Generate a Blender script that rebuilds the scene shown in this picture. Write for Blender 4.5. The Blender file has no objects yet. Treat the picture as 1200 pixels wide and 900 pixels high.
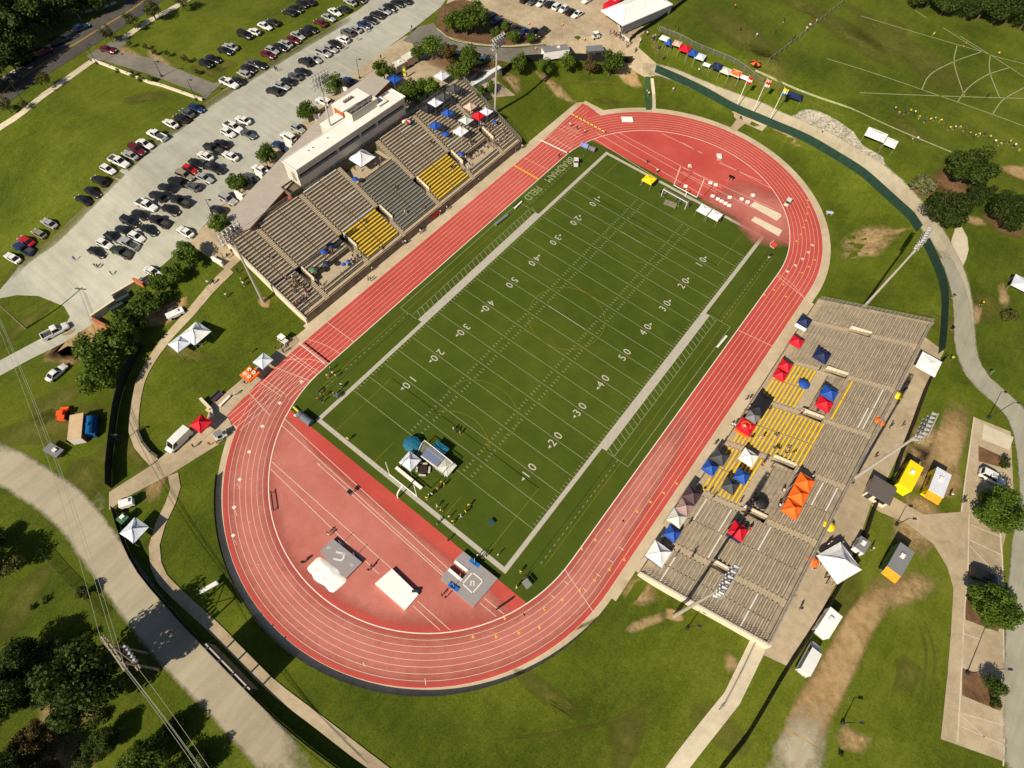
import bpy, bmesh, math, random
from mathutils import Vector as V, Matrix, Euler, noise
random.seed(11)
rad = math.radians
scene = bpy.context.scene
COL = scene.collection

# ------------------------------------------------------------------ camera
CAM = V((37.233, -78.737, 114.40)); ROT = Euler((0.5254826, -0.0515156, 0.6599844)); FPX = 703.1
RM = ROT.to_matrix()
cd = bpy.data.cameras.new('camera'); cam = bpy.data.objects.new('camera', cd); COL.objects.link(cam)
cam.location = CAM; cam.rotation_euler = ROT
cd.sensor_width = 36; cd.lens = FPX/1200*36; cd.clip_end = 5000; cd.clip_start = 1
scene.camera = cam

# ------------------------------------------------------------------ terrain: the track lies in a shallow grass bowl
def sstep(a, b, x):
    t = min(1, max(0, (x-a)/(b-a))); return t*t*(3-2*t)
def H(x, y):
    ay = abs(y); r = math.hypot(x, max(0, ay-46.2))
    k = sstep(44, 60, ay); r0 = 46.3+4.2*k
    t = min(1, max(0, (r-r0)/(67-r0)))
    t = t*t*(3-2*t)*0.35+t*0.65
    if y > -36: w = 1
    else:
        ww = 1-sstep(-36, -78, y) if False else max(0, min(1, (y+76)/40.))
        we = max(0, min(1, (y+112)/76.))
        e = sstep(-20, 20, x); w = ww*(1-e)+we*e
        w = w*w*(3-2*w)
    return 9.0*t*w
def ray(u, v):
    return RM @ V(((u-600)/FPX, -(v-450)/FPX, -1.0))
def at(u, v, dz=0, surf=H):
    d = ray(u, v); lo, hi = 60.0, 400.0
    lo = (CAM.z-16-dz)/-d.z; hi = (CAM.z+2)/-d.z
    for _ in range(26):
        m = (lo+hi)/2; q = CAM+d*m
        if q.z-dz > surf(q.x, q.y): lo = m
        else: hi = m
    q = CAM+d*hi; q.z -= dz
    return q
def atz(u, v, z):
    d = ray(u, v); return CAM+d*((z-CAM.z)/d.z)
def px(p):
    d = RM.inverted() @ (V(p)-CAM); return V((600-FPX*d.x/d.z, 450+FPX*d.y/d.z))
def SEAT(x, y):            # grandstand seating plane
    ax = abs(x)
    if 44.4 < ax < 66.8 and -40.5 < y < 43.5: return 1.5+(ax-45)*.44 if ax > 45 else 1.5
    return H(x, y)
TO = {c: ((i % 4)*300, (i//4)*225) for i, c in enumerate('ABCDEFGHIJKLMNOP')}
def T(c, *pts):            # readings taken on enlarged tiles of the survey picture
    o = TO[c]; return [(o[0]+p[0]/4, o[1]+p[1]/4)+tuple(p[2:]) for p in pts]
def Z(ox, oy, s, *pts):
    return [(ox+p[0]/s, oy+p[1]/s)+tuple(p[2:]) for p in pts]
def heading(u, v, du, dv):
    a = at(u-du/2, v-dv/2); b = at(u+du/2, v+dv/2); return math.atan2(b.y-a.y, b.x-a.x)

# ------------------------------------------------------------------ objects
class MB:
    def __init__(s): s.v = []; s.f = []; s.m = []
    def face(s, pts, m=0):
        i = len(s.v); s.v += [tuple(p) for p in pts]; s.f.append(tuple(range(i, i+len(pts)))); s.m.append(m)
    def box(s, c, d, rz=0, m=0, mtop=None):
        c = V(c); hx, hy, hz = d[0]/2, d[1]/2, d[2]/2; cs, sn = math.cos(rz), math.sin(rz)
        i = len(s.v)
        for z in (-hz, hz):
            for x, y in ((-hx, -hy), (hx, -hy), (hx, hy), (-hx, hy)):
                s.v.append((c.x+x*cs-y*sn, c.y+x*sn+y*cs, c.z+z))
        for k, q in enumerate(((3, 2, 1, 0), (4, 5, 6, 7), (0, 1, 5, 4), (1, 2, 6, 5), (2, 3, 7, 6), (3, 0, 4, 7))):
            s.f.append(tuple(i+a for a in q)); s.m.append(mtop if (k == 1 and mtop is not None) else m)
    def prism(s, poly, z0, z1, m=0, mtop=None):
        i = len(s.v); n = len(poly)
        a = sum(poly[k][0]*poly[(k+1) % n][1]-poly[(k+1) % n][0]*poly[k][1] for k in range(n))
        if a < 0: poly = poly[::-1]
        for z in (z0, z1): s.v += [(p[0], p[1], z) for p in poly]
        s.f.append(tuple(range(i+n-1, i-1, -1))); s.m.append(m)
        s.f.append(tuple(range(i+n, i+2*n))); s.m.append(m if mtop is None else mtop)
        for k in range(n):
            l = (k+1) % n; s.f.append((i+k, i+l, i+n+l, i+n+k)); s.m.append(m)
    def tube(s, p, q, r0, r1=None, n=6, m=0, caps=True):
        p, q = V(p), V(q); r1 = r0 if r1 is None else r1
        d = (q-p).normalized(); a = d.orthogonal().normalized(); b = d.cross(a); i = len(s.v)
        for c, r in ((p, r0), (q, r1)):
            for k in range(n):
                t = 2*math.pi*k/n; s.v.append(tuple(c+a*(r*math.cos(t))+b*(r*math.sin(t))))
        for k in range(n):
            l = (k+1) % n; s.f.append((i+k, i+l, i+n+l, i+n+k)); s.m.append(m)
        if caps:
            s.f.append(tuple(range(i+n-1, i-1, -1))); s.m.append(m); s.f.append(tuple(range(i+n, i+2*n))); s.m.append(m)
    def path(s, pts, r, n=5, m=0):
        for a, b in zip(pts[:-1], pts[1:]): s.tube(a, b, r, r, n, m)
    def mesh(s, name, mats):
        me = bpy.data.meshes.new(name); me.from_pydata(s.v, [], s.f)
        for x in mats: me.materials.append(x)
        me.polygons.foreach_set('material_index', s.m); me.update(); return me
    def build(s, name, mats, parent=None, loc=None, smooth=False):
        if not isinstance(mats, (list, tuple)): mats = [mats]
        me = s.mesh(name, mats)
        if smooth: me.polygons.foreach_set('use_smooth', [True]*len(me.polygons))
        return link(name, me, parent, loc)
def link(name, me, parent=None, loc=None):
    o = bpy.data.objects.new(name, me); COL.objects.link(o)
    if parent: o.parent = parent
    if loc is not None: o.location = loc
    return o
def thing(name, label, cat, loc=(0, 0, 0), rz=0, group=None):
    o = bpy.data.objects.new(name, None); COL.objects.link(o); o.location = loc; o.rotation_euler = (0, 0, rz)
    o.empty_display_size = .3
    return tag(o, label, cat, group)
def tag(o, label, cat, group=None):
    o['label'] = label; o['category'] = cat
    if group: o['group'] = group
    return o
def struct(o): o['kind'] = 'structure'; return o
def copy_tree(o, parent=None):
    c = o.copy(); COL.objects.link(c)
    if parent: c.parent = parent
    for ch in list(o.children): copy_tree(ch, c)
    return c
ORD = 'first second third fourth fifth sixth seventh eighth ninth tenth eleventh twelfth thirteenth fourteenth fifteenth sixteenth seventeenth eighteenth nineteenth twentieth'.split()+['next outermost', 'outermost', 'farthest']
def ordlabels(keys, place, frm='from the lower left'):
    n = {}; out = []
    for k in keys:
        i = n.get(k, 0); n[k] = i+1; c = keys.count(k)
        out.append(f'only {k} {place}' if c == 1 else f'{ORD[i]} {k} {frm} {place}')
    return out

# ------------------------------------------------------------------ materials
def lin(h):
    if isinstance(h, str):
        h = [int(h[i:i+2], 16)/255 for i in (0, 2, 4)]
        return tuple(x/12.92 if x <= .04045 else ((x+.055)/1.055)**2.4 for x in h)
    return tuple(h)
MATS = {}
def mat(name, col, rough=.8, metal=0., var=0., scale=1., bump=0., spec=.3):
    if name in MATS: return MATS[name]
    m = bpy.data.materials.new(name); m.use_nodes = True; MATS[name] = m
    nt = m.node_tree; b = nt.nodes['Principled BSDF']; col = lin(col)
    b.inputs['Base Color'].default_value = (*col, 1); b.inputs['Roughness'].default_value = rough
    b.inputs['Metallic'].default_value = metal; b.inputs['Specular IOR Level'].default_value = spec
    if var:
        tc = nt.nodes.new('ShaderNodeTexCoord'); nz = nt.nodes.new('ShaderNodeTexNoise')
        nz.inputs['Scale'].default_value = scale; nz.inputs['Detail'].default_value = 6; nz.inputs['Roughness'].default_value = .65
        nt.links.new(tc.outputs['Object'], nz.inputs['Vector'])
        r = nt.nodes.new('ShaderNodeValToRGB')
        r.color_ramp.elements[0].position = .3; r.color_ramp.elements[1].position = .7
        r.color_ramp.elements[0].color = (*[x*(1-var) for x in col], 1)
        r.color_ramp.elements[1].color = (*[min(.92, x*(1+var)) for x in col], 1)
        nt.links.new(nz.outputs['Fac'], r.inputs['Fac']); nt.links.new(r.outputs['Color'], b.inputs['Base Color'])
        if bump:
            bp = nt.nodes.new('ShaderNodeBump'); bp.inputs['Strength'].default_value = bump
            nt.links.new(nz.outputs['Fac'], bp.inputs['Height']); nt.links.new(bp.outputs['Normal'], b.inputs['Normal'])
    return m
def layered(name, stops, layers, rough=.9, fade=False, bump=.25, holes=.5, soft=.24):
    """ground stuff: sum of several noises -> colour ramp; fade=True lets vertex colour eat its edges away"""
    if name in MATS: return MATS[name]
    m = bpy.data.materials.new(name); m.use_nodes = True; MATS[name] = m
    nt = m.node_tree; L = nt.links.new; N = nt.nodes.new; b = nt.nodes['Principled BSDF']
    b.inputs['Roughness'].default_value = rough; b.inputs['Specular IOR Level'].default_value = .15
    tc = N('ShaderNodeTexCoord'); acc = None; tot = sum(a for _, a in layers)
    for sc_, a in layers:
        nz = N('ShaderNodeTexNoise'); nz.inputs['Detail'].default_value = 4; nz.inputs['Roughness'].default_value = .6
        if isinstance(sc_, tuple):
            mp = N('ShaderNodeMapping'); mp.inputs['Scale'].default_value = (sc_[0], sc_[1], 1)
            mp.inputs['Rotation'].default_value = (0, 0, sc_[2])
            L(tc.outputs['Object'], mp.inputs['Vector']); L(mp.outputs['Vector'], nz.inputs['Vector']); nz.inputs['Scale'].default_value = 1
        else:
            L(tc.outputs['Object'], nz.inputs['Vector']); nz.inputs['Scale'].default_value = sc_
        mu = N('ShaderNodeMath'); mu.operation = 'MULTIPLY_ADD'; mu.inputs[1].default_value = a/tot
        L(nz.outputs['Fac'], mu.inputs[0])
        if acc: L(acc, mu.inputs[2])
        else: mu.inputs[2].default_value = 0
        acc = mu.outputs[0]; last = nz
    r = N('ShaderNodeValToRGB'); cr = r.color_ramp
    while len(cr.elements) < len(stops): cr.elements.new(.5)
    for e, (p, c) in zip(cr.elements, stops): e.position = .5+(p-.5)*(.52 if len(layers) > 2 else .8); e.color = (*lin(c), 1)
    L(acc, r.inputs['Fac']); L(r.outputs['Color'], b.inputs['Base Color'])
    if bump:
        bp = N('ShaderNodeBump'); bp.inputs['Strength'].default_value = bump; bp.inputs['Distance'].default_value = .3
        L(last.outputs['Fac'], bp.inputs['Height']); L(bp.outputs['Normal'], b.inputs['Normal'])
    if fade:
        at_ = N('ShaderNodeVertexColor'); at_.layer_name = 'fade'
        nz = N('ShaderNodeTexNoise'); nz.inputs['Scale'].default_value = .5; nz.inputs['Detail'].default_value = 9; nz.inputs['Roughness'].default_value = .78
        L(tc.outputs['Object'], nz.inputs['Vector'])
        ad = N('ShaderNodeMath'); ad.operation = 'ADD'; L(at_.outputs['Color'], ad.inputs[0]); L(nz.outputs['Fac'], ad.inputs[1])
        mr = N('ShaderNodeMapRange'); mr.inputs['From Min'].default_value = holes+.36; mr.inputs['From Max'].default_value = holes+.36+soft
        L(ad.outputs[0], mr.inputs['Value'])
        tr = N('ShaderNodeBsdfTransparent'); mx = N('ShaderNodeMixShader')
        L(mr.outputs[0], mx.inputs['Fac']); L(tr.outputs[0], mx.inputs[1]); L(b.outputs[0], mx.inputs[2])
        L(mx.outputs[0], nt.nodes['Material Output'].inputs['Surface'])
    return m
def sheer(name, col, alpha):
    if name in MATS: return MATS[name]
    m = mat(name, col, .7); nt = m.node_tree; b = nt.nodes['Principled BSDF']
    tr = nt.nodes.new('ShaderNodeBsdfTransparent'); mx = nt.nodes.new('ShaderNodeMixShader'); mx.inputs['Fac'].default_value = alpha
    nt.links.new(tr.outputs[0], mx.inputs[1]); nt.links.new(b.outputs[0], mx.inputs[2])
    nt.links.new(mx.outputs[0], nt.nodes['Material Output'].inputs['Surface']); return m
GRASS = layered('grass', [(.28, (.032, .048, .003)), (.40, (.052, .075, .004)), (.51, (.083, .109, .006)), (.62, (.120, .145, .012)), (.76, (.175, .170, .032))],
                [(.018, 3.4), (.09, 2.4), (.6, 1.2), ((.9, .10, .5), 1.0), (2.2, 2.2), (6., 2.0)], bump=.5)
TURF = layered('turf', [(.3, (.044, .066, .005)), (.5, (.058, .084, .007)), (.7, (.075, .103, .010))], [(.03, 2), (.25, 1), ((.22, 4., 0), .9), (5., .8)], bump=.1)
GRAVEL = layered('gravel', [(.3, (.31, .30, .245)), (.5, (.38, .372, .315)), (.7, (.45, .443, .38))], [(.03, 2.4), (.3, 1.4), ((.05, .8, 1.0), 1.4), (3, .6)], bump=.1)
SGRAVEL = layered('soft_gravel', [(.3, (.31, .265, .185)), (.5, (.37, .325, .235)), (.7, (.43, .38, .28))], [(.05, 2), ((.5, .06, .9), 1.5), (3, .5)], fade=True, holes=.28, bump=.08, soft=.45)
ROADGREY = layered('worn_road', [(.3, (.25, .24, .185)), (.5, (.32, .305, .24)), (.7, (.39, .37, .29))], [(.04, 2), (.3, 1), ((.9, .05, .1), 1.2), (6, 1)], fade=True, holes=.22)
ASPHALT = layered('asphalt', [(.3, (.052, .050, .047)), (.5, (.075, .071, .066)), (.7, (.10, .094, .085))], [(.08, 2), (.7, 1), (8, 1)])
PALEASPH = layered('pale_asphalt', [(.3, (.13, .118, .10)), (.5, (.18, .165, .14)), (.7, (.235, .21, .175))], [(.08, 2), (.7, 1), (8, 1)])
RING = layered('ring_concrete', [(.3, (.42, .335, .225)), (.5, (.50, .405, .28)), (.7, (.57, .475, .345))], [(.12, 2), (.8, 1), (7, 1)], bump=.1)
CONC = layered('concrete', [(.3, (.30, .235, .155)), (.5, (.40, .32, .215)), (.7, (.49, .40, .28))], [(.08, 2), (.6, 1.4), (7, 1.2)], bump=.1)
PALECONC = layered('pale_concrete', [(.3, (.43, .37, .27)), (.5, (.53, .46, .345)), (.7, (.61, .545, .42))], [(.12, 2), (.8, 1), (7, 1)], bump=.1)
DIRT = layered('dirt', [(.3, (.25, .16, .07)), (.5, (.35, .235, .11)), (.7, (.42, .30, .16))], [(.1, 2), (.8, 1.5), (5, 1.2)], fade=True, holes=.26, soft=.6)
SDIRT = layered('sparse_dirt', [(.3, (.26, .17, .075)), (.5, (.36, .25, .12)), (.7, (.42, .31, .16))], [(.15, 2), (1, 1.5), (5, 1.2)], fade=True, holes=.70, soft=.55)
DRYGRASS = layered('dry_grass', [(.3, (.075, .084, .010)), (.5, (.115, .118, .020)), (.7, (.165, .150, .036))], [(.1, 2), (.9, 1.5), (5, 1.2)], fade=True, holes=.36, soft=1.0)
STONES = layered('stones', [(.35, (.16, .145, .11)), (.5, (.34, .315, .25)), (.68, (.52, .49, .41))], [(.3, 1), (1.6, 2), (4, 1.5)], fade=True, holes=.35, bump=.8)
MULCH = layered('mulch', [(.3, (.085, .045, .022)), (.5, (.14, .078, .04)), (.7, (.20, .115, .06))], [(.5, 2), (3, 1.5)])
MULCHF = layered('mulch_bed', [(.3, (.12, .06, .03)), (.5, (.19, .10, .05)), (.7, (.24, .15, .08))], [(.5, 2), (3, 1.5)], fade=True, holes=.45, soft=.7)
RED = layered('track_red', [(.3, (.41, .058, .045)), (.5, (.47, .074, .058)), (.7, (.525, .102, .082))], [(.02, 2), (.12, 1.2), (1.2, .6), (6, .5)], bump=.03)
WORN = layered('worn_track', [(.3, (.42, .125, .100)), (.5, (.46, .150, .122)), (.7, (.50, .178, .146))], [(.05, 2), (.35, 1), (3, .6)], fade=True, holes=.05, bump=.03, soft=.9)
STALL = mat('stall_paint', (.55, .50, .41), .8, var=.2, scale=2)
WHITE = mat('white_paint', (.74, .70, .62), .7, var=.08, scale=3)
LANE = mat('lane_paint', (.68, .52, .42), .7, var=.1, scale=2)
FADEW = mat('field_paint', (.25, .265, .15), .8, var=.2, scale=1.5)
BORDER = mat('border_paint', (.42, .385, .325), .8, var=.12, scale=1.2)
YELLINE = mat('yellow_line', (.16, .13, .010), .8, var=.25, scale=1)
ROADYEL = mat('road_yellow', (.50, .27, .02), .7)
BLACKLINE = mat('black_line', (.022, .026, .008), .8)
CREAM = mat('cream_wall', (.66, .57, .43), .8, var=.06, scale=.8)
TIER = mat('tier_concrete', (.14, .112, .075), .85, var=.35, scale=1.3, bump=.1)  # home treads: shade under and between the benches is put into this dark colour
TIERV = mat('tier_visitor', (.30, .245, .175), .85, var=.28, scale=.7, bump=.1)
BENCH = mat('bench_tan', (.47, .385, .285), .6, var=.2, scale=.6)
BENCHV = mat('bench_visitor', (.37, .305, .225), .6, var=.25, scale=.5)
BENCHW = mat('bench_new', (.62, .58, .52), .5)
BENCHY = mat('bench_yellow', (.78, .50, .02), .5, var=.12, scale=.7)
BENCHG = mat('bench_grey', (.24, .255, .235), .5, var=.12, scale=.7)
STEEL = mat('galvanised', (.50, .47, .42), .45, .3)
DSTEEL = mat('dark_steel', (.05, .05, .05), .5, .3)
BLACK = mat('black', (.012, .012, .012), .6)
SCREEN = mat('green_windscreen', (.014, .045, .030), .8, var=.25, scale=.8)
BSCREEN = mat('black_windscreen', (.010, .012, .011), .8, var=.2, scale=.8)
MESHF = sheer('chain_link', (.16, .16, .14), .22)
BMESH = sheer('black_mesh', (.010, .010, .010), .80)
GLASS = mat('dark_glass', (.012, .014, .017), .08, spec=.6)
RUBBER = mat('rubber', (.015, .015, .015), .8)
ROOFW = mat('white_roof', (.78, .74, .68), .7, var=.07, scale=.5)
PBWALL = mat('pressbox_wall', (.55, .50, .43), .8, var=.06, scale=.6)
GREYROOF = mat('metal_roof', (.40, .355, .305), .6, var=.08, scale=.3)
BRICK = mat('brick', (.36, .10, .035), .85, var=.15, scale=3)
BARK = mat('bark', (.11, .075, .045), .9, var=.25, scale=3)
WOODP = mat('pole_wood', (.30, .24, .17), .9, var=.2, scale=2)
SAND = layered('sand', [(.3, (.62, .52, .38)), (.7, (.72, .63, .49))], [(.5, 1), (4, 1)], bump=.2)
VINYL = mat('grey_vinyl', (.29, .265, .27), .5, var=.06, scale=1)
TARPW = mat('white_tarp', (.82, .81, .78), .6)
BLUE = mat('blue_vinyl', (.010, .14, .50), .5)
# ------------------------------------------------------------------ world, light
w = bpy.data.worlds.new('World'); scene.world = w; w.use_nodes = True
SUN_EL, SUN_AZ = rad(39), rad(-92.5)      # sun stands beyond the south end; shadows run up the field
sky = w.node_tree.nodes.new('ShaderNodeTexSky'); sky.sky_type = 'NISHITA'; sky.sun_disc = False
sky.sun_elevation = SUN_EL; sky.sun_rotation = math.pi/2-SUN_AZ
w.node_tree.links.new(sky.outputs[0], w.node_tree.nodes['Background'].inputs['Color'])
w.node_tree.nodes['Background'].inputs['Strength'].default_value = .05
ld = bpy.data.lights.new('sun', 'SUN'); ld.energy = 4.6; ld.angle = rad(.53); ld.color = (1, .89, .70)
lo = bpy.data.objects.new('sun', ld); COL.objects.link(lo)
sd = V((math.cos(SUN_EL)*math.cos(SUN_AZ), math.cos(SUN_EL)*math.sin(SUN_AZ), math.sin(SUN_EL)))
lo.rotation_euler = sd.to_track_quat('Z', 'Y').to_euler(); lo.location = (0, -100, 150)
vs = scene.view_settings; vs.view_transform = 'Standard'; vs.look = 'None'; vs.exposure = .42; vs.gamma = 1

# ------------------------------------------------------------------ ground sheet
def axis(a, b, lo_, hi_, st):
    out = [a, a*.6+lo_*.4, a*.3+lo_*.7, a*.12+lo_*.88]; x = lo_
    while x < hi_: out.append(x); x += st
    return out+[hi_, b*.12+hi_*.88, b*.3+hi_*.7, b*.6+hi_*.4, b]
xs = axis(-2500, 2500, -110, 110, 2.5); ys = axis(-2500, 2500, -130, 130, 2.5)
g = MB(); nx = len(xs)
g.v = [(x, y, H(x, y)) for y in ys for x in xs]
for j in range(len(ys)-1):
    for i in range(nx-1): g.f.append((j*nx+i, j*nx+i+1, (j+1)*nx+i+1, (j+1)*nx+i)); g.m.append(0)
struct(g.build('grass_ground', GRASS, smooth=True))

def wpts(pts): return [at(*p[:2]).xy for p in pts]
def smooth_line(pts, step=2.5, closed=False):
    P = [V(p) for p in pts]; n = len(P); out = []
    rng = range(n) if closed else range(n-1)
    for i in rng:
        p1, p2 = P[i], P[(i+1) % n]
        p0 = P[i-1] if (i > 0 or closed) else p1*2-p2
        p3 = P[(i+2) % n] if (i+2 < n or closed) else p2*2-p1
        k = max(1, int((p2-p1).length/step))
        for j in range(k):
            t = j/k
            out.append(.5*((2*p1)+(p2-p0)*t+(2*p0-5*p1+4*p2-p3)*t*t+(3*p1-p0-3*p2+p3)*t**3))
    if not closed: out.append(P[-1])
    return out
def drape(name, poly, m, off=.05, smooth=False, cut=2.5):
    """a flat sheet following the terrain, cut along the ground grid"""
    poly = [V(p) for p in poly]
    if smooth: poly = smooth_line(poly, 3, True)
    bm = bmesh.new()
    f = bm.faces.new([bm.verts.new((p.x, p.y, 0)) for p in poly])
    bm.normal_update()
    if f.normal.z < 0: f.normal_flip()
    bmesh.ops.triangulate(bm, faces=[f])
    hs = [H(p.x, p.y) for p in poly]
    if max(hs)-min(hs) > .05:
        x0, x1 = min(p.x for p in poly), max(p.x for p in poly); y0, y1 = min(p.y for p in poly), max(p.y for p in poly)
        for lo_, hi_, no in ((max(x0, -110), min(x1, 110), V((1, 0, 0))), (max(y0, -130), min(y1, 130), V((0, 1, 0)))):
            k = math.ceil((lo_)/cut)*cut
            while k < hi_:
                bmesh.ops.bisect_plane(bm, geom=bm.verts[:]+bm.edges[:]+bm.faces[:], plane_co=no*k, plane_no=no); k += cut
    for v in bm.verts: v.co.z = H(v.co.x, v.co.y)+off
    me = bpy.data.meshes.new(name); bm.to_mesh(me); bm.free(); me.materials.append(m)
    return struct(link(name, me))
def strip(name, line, width, m, off=.05, fade=0, smooth=True, z=None):
    """ribbon along a line; width may be a list; fade>0 gives soft edges"""
    L = smooth_line(line) if smooth else [V(p) for p in line]
    n = len(L); me = bpy.data.meshes.new(name); vs_, fs, fc = [], [], []
    rows = [-1, -.72, 0, .72, 1] if fade else [-1, 0, 1]; fv = [0, .62, 1, .62, 0] if fade else [1]*3
    for i, p in enumerate(L):
        d = (L[min(i+1, n-1)]-L[max(i-1, 0)]).normalized(); nn = V((-d.y, d.x))
        wd = width if not isinstance(width, (list, tuple)) else 0+ width[0]+(width[1]-width[0])*i/(n-1)
        if callable(width): wd = width(i/(n-1))
        ef = min(1, i/4, (n-1-i)/4) if fade else 1
        for r, fvv in zip(rows, fv):
            q = p+nn*(r*wd/2); vs_.append((q.x, q.y, (H(q.x, q.y) if z is None else z)+off)); fc.append(fvv*ef)
    k = len(rows)
    for i in range(n-1):
        for j in range(k-1): fs.append((i*k+j+1, i*k+j, (i+1)*k+j, (i+1)*k+j+1))
    me.from_pydata(vs_, [], fs); me.materials.append(m)
    if fade:
        ca = me.color_attributes.new('fade', 'FLOAT_COLOR', 'POINT')
        for i, c in enumerate(fc): ca.data[i].color = (c, c, c, 1)
    return struct(link(name, me))
def patch(name, poly, m, off=.05, edge=.35):
    """blob with soft, noise-eaten rim"""
    P = smooth_line([V(p) for p in poly], 3, True); c = sum(P, V((0, 0)))/len(P); n = len(P)
    vs_, fc, fs = [(c.x, c.y, H(c.x, c.y)+off)], [1.], []
    rings = ((.35, 1.), (1-edge, .8), (1., .45), (1+edge*.6, 0.))
    for s, fv in rings:
        for p in P: q = c+(p-c)*s; vs_.append((q.x, q.y, H(q.x, q.y)+off)); fc.append(fv)
    for j in range(n):
        l = (j+1) % n; fs.append((0, 1+j, 1+l))
        for r in range(len(rings)-1): fs.append((1+r*n+j, 1+(r+1)*n+j, 1+(r+1)*n+l, 1+r*n+l))
    me = bpy.data.meshes.new(name); me.from_pydata(vs_, [], fs); me.materials.append(m); me.validate()
    ca = me.color_attributes.new('fade', 'FLOAT_COLOR', 'POINT')
    for i, cc in enumerate(fc): ca.data[i].color = (cc, cc, cc, 1)
    bm = bmesh.new(); bm.from_mesh(me); bmesh.ops.recalc_face_normals(bm, faces=bm.faces)
    if sum(f.normal.z for f in bm.faces) < 0: bmesh.ops.reverse_faces(bm, faces=bm.faces)
    bm.to_mesh(me); bm.free()
    return struct(link(name, me))
def blob(u, v, rx, ry, rz=0, n=9, j=.3):
    c = at(u, v).xy; out = []
    for i in range(n):
        t = 2*math.pi*i/n; k = 1+random.uniform(-j, j); x, y = rx*k*math.cos(t), ry*k*math.sin(t)
        out.append(V((c.x+x*math.cos(rz)-y*math.sin(rz), c.y+x*math.sin(rz)+y*math.cos(rz))))
    return out

# gravel lot and the roads round the stadium
lot = [(-30,352),(0,340),(28,303),(60,280),(100,241),(140,201),(170,173),(215,141),(243,119),(262,105),(300,83),(350,53),(420,12),(452,-14),(532,-14),(517,8),(492,28),(472,43),(432,73),(402,96),(352,146),(302,196),(264,236),(241,263),(223,284),(191,311),(160,331),(145,346),(113,377),(90,392),(75,402),(38,420),(-10,446),(-10,428),(50,396),(76,383),(82,371),(75,359),(45,347),(20,346),(-10,352)]
drape('gravel_lot', wpts(lot), GRAVEL, .08)
for wl, o in ((wpts([(-10,345),(28,306),(60,283),(100,244),(140,204),(170,176),(215,144),(243,122),(300,86),(350,56),(420,15)]), .10),):
    strip('lot_edge', wl, 4, DRYGRASS, o, fade=1)
strip('service_road', wpts([(-40,525),(0,543),(40,566),(80,595),(105,625),(130,660),(168,712),(205,757),(268,823),(336,897),(372,938)]), [8.0, 7.0], SGRAVEL, .06, fade=1)
strip('service_road', wpts([(100,600),(118,590),(135,587)]), 7, SGRAVEL, .065, fade=1)
strip('perimeter_path', wpts([(742,78),(790,88),(870,120),(910,138),(962,160),(1012,190),(1047,216),(1078,250),(1098,275),(1118,312),(1128,352),(1131,402),(1142,438),(1172,467),(1215,495)]), [3.4, 5.6], SGRAVEL, .14, fade=1)
strip('visitor_road', wpts([(1100,290),(1121,335),(1128,375),(1131,412),(1150,446),(1180,474),(1200,505),(1212,580),(1206,640),(1202,760),(1207,905),(1210,960)]), [3.4, 8.6], ROADGREY, .16, fade=1)
strip('dirt_track', wpts([(1128,462),(1118,500),(1105,540),(1090,580)]), 6.5, DIRT, .06, fade=1)
strip('dirt_track', wpts([(1055,660),(1035,690),(1005,735),(985,775),(960,820),(940,865),(925,930)]), [4.5, 7.5], DIRT, .06, fade=1)
strip('dirt_track', wpts([(968,815),(948,855),(930,905),(915,950)]), [5.5, 11], SGRAVEL, .068, fade=1)
# main road at the upper left with verge paths
rl = wpts(T('A', (-60, 480), (0, 445), (250, 270), (480, 128), (640, 30), (760, -60)))
strip('main_road', rl, 9.5, ASPHALT, .06)
ln = smooth_line(rl, 3); 
for s in (-.18, .18):
    strip('road_centre_line', [p+V((-(ln[min(i+1,len(ln)-1)]-ln[max(i-1,0)]).y, (ln[min(i+1,len(ln)-1)]-ln[max(i-1,0)]).x)).normalized()*s for i, p in enumerate(ln)], .17, ROADYEL, .075, smooth=False)
strip('pavement', wpts(T('A', (-20, 612), (110, 525), (250, 415), (430, 288))), 2.0, PALECONC, .06)
strip('pavement', wpts(T('A', (470, 262), (560, 195), (680, 110), (830, 28), (900, -15))), 2.0, PALECONC, .06)
strip('pavement', wpts(T('A', (-20, 400), (110, 310), (260, 195), (330, 150))), 1.6, PALECONC, .06)
strip('pavement', wpts(T('A', (380, 60), (470, 40), (545, 10))), 1.6, PALECONC, .06)
drape('entrance_road', wpts(T('A', (405, 262), (560, 172), (600, 200), (545, 240), (700, 272), (862, 335), (1000, 390), (1045, 385), (960, 470), (940, 440), (700, 350), (480, 283), (430, 285))), PALEASPH, .066)
# concrete: plazas, stalls, walks
drape('plaza', wpts([(431,72),(474,43),(500,36),(545,55),(582,95),(604,112),(560,118),(520,100),(480,140),(430,160),(350,255),(300,290),(268,318),(258,312),(228,290),(222,283),(242,263),(264,236),(302,196),(352,146),(402,96)]), CONC, .07)
drape('drop_off_loop', wpts([(472,48),(490,32),(508,27),(516,38),(528,48),(560,55),(605,57),(645,53),(648,68),(600,75),(562,71),(530,62),(500,56)]), PALEASPH, .085)
drape('upper_car_park', wpts([(530,-14),(775,-14),(736,22),(757,33),(748,56),(780,84),(758,92),(744,84),(720,66),(646,66),(640,52),(605,55),(560,53),(528,45),(514,30)]), CONC, .075)
drape('planted_island', wpts([(513,32),(517,10),(545,0),(592,22),(640,44),(602,53),(560,51),(528,44)]), MULCHF and MULCH, .095, True)
strip('kerb', wpts([(512,34),(517,38),(530,47),(560,53),(602,55),(640,49)]), .35, PALECONC, .2)
patch('mulch_bed', wpts([(498,70),(540,62),(566,80),(590,72),(560,95),(525,85)]), MULCHF, .09)
drape('access_walk', wpts([(128,577),(180,544),(197,529),(243,489),(247,475),(290,441),(345,393),(351,399),(266,487),(276,506),(256,521),(200,556),(150,582),(128,598)]), CONC, .10)
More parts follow.
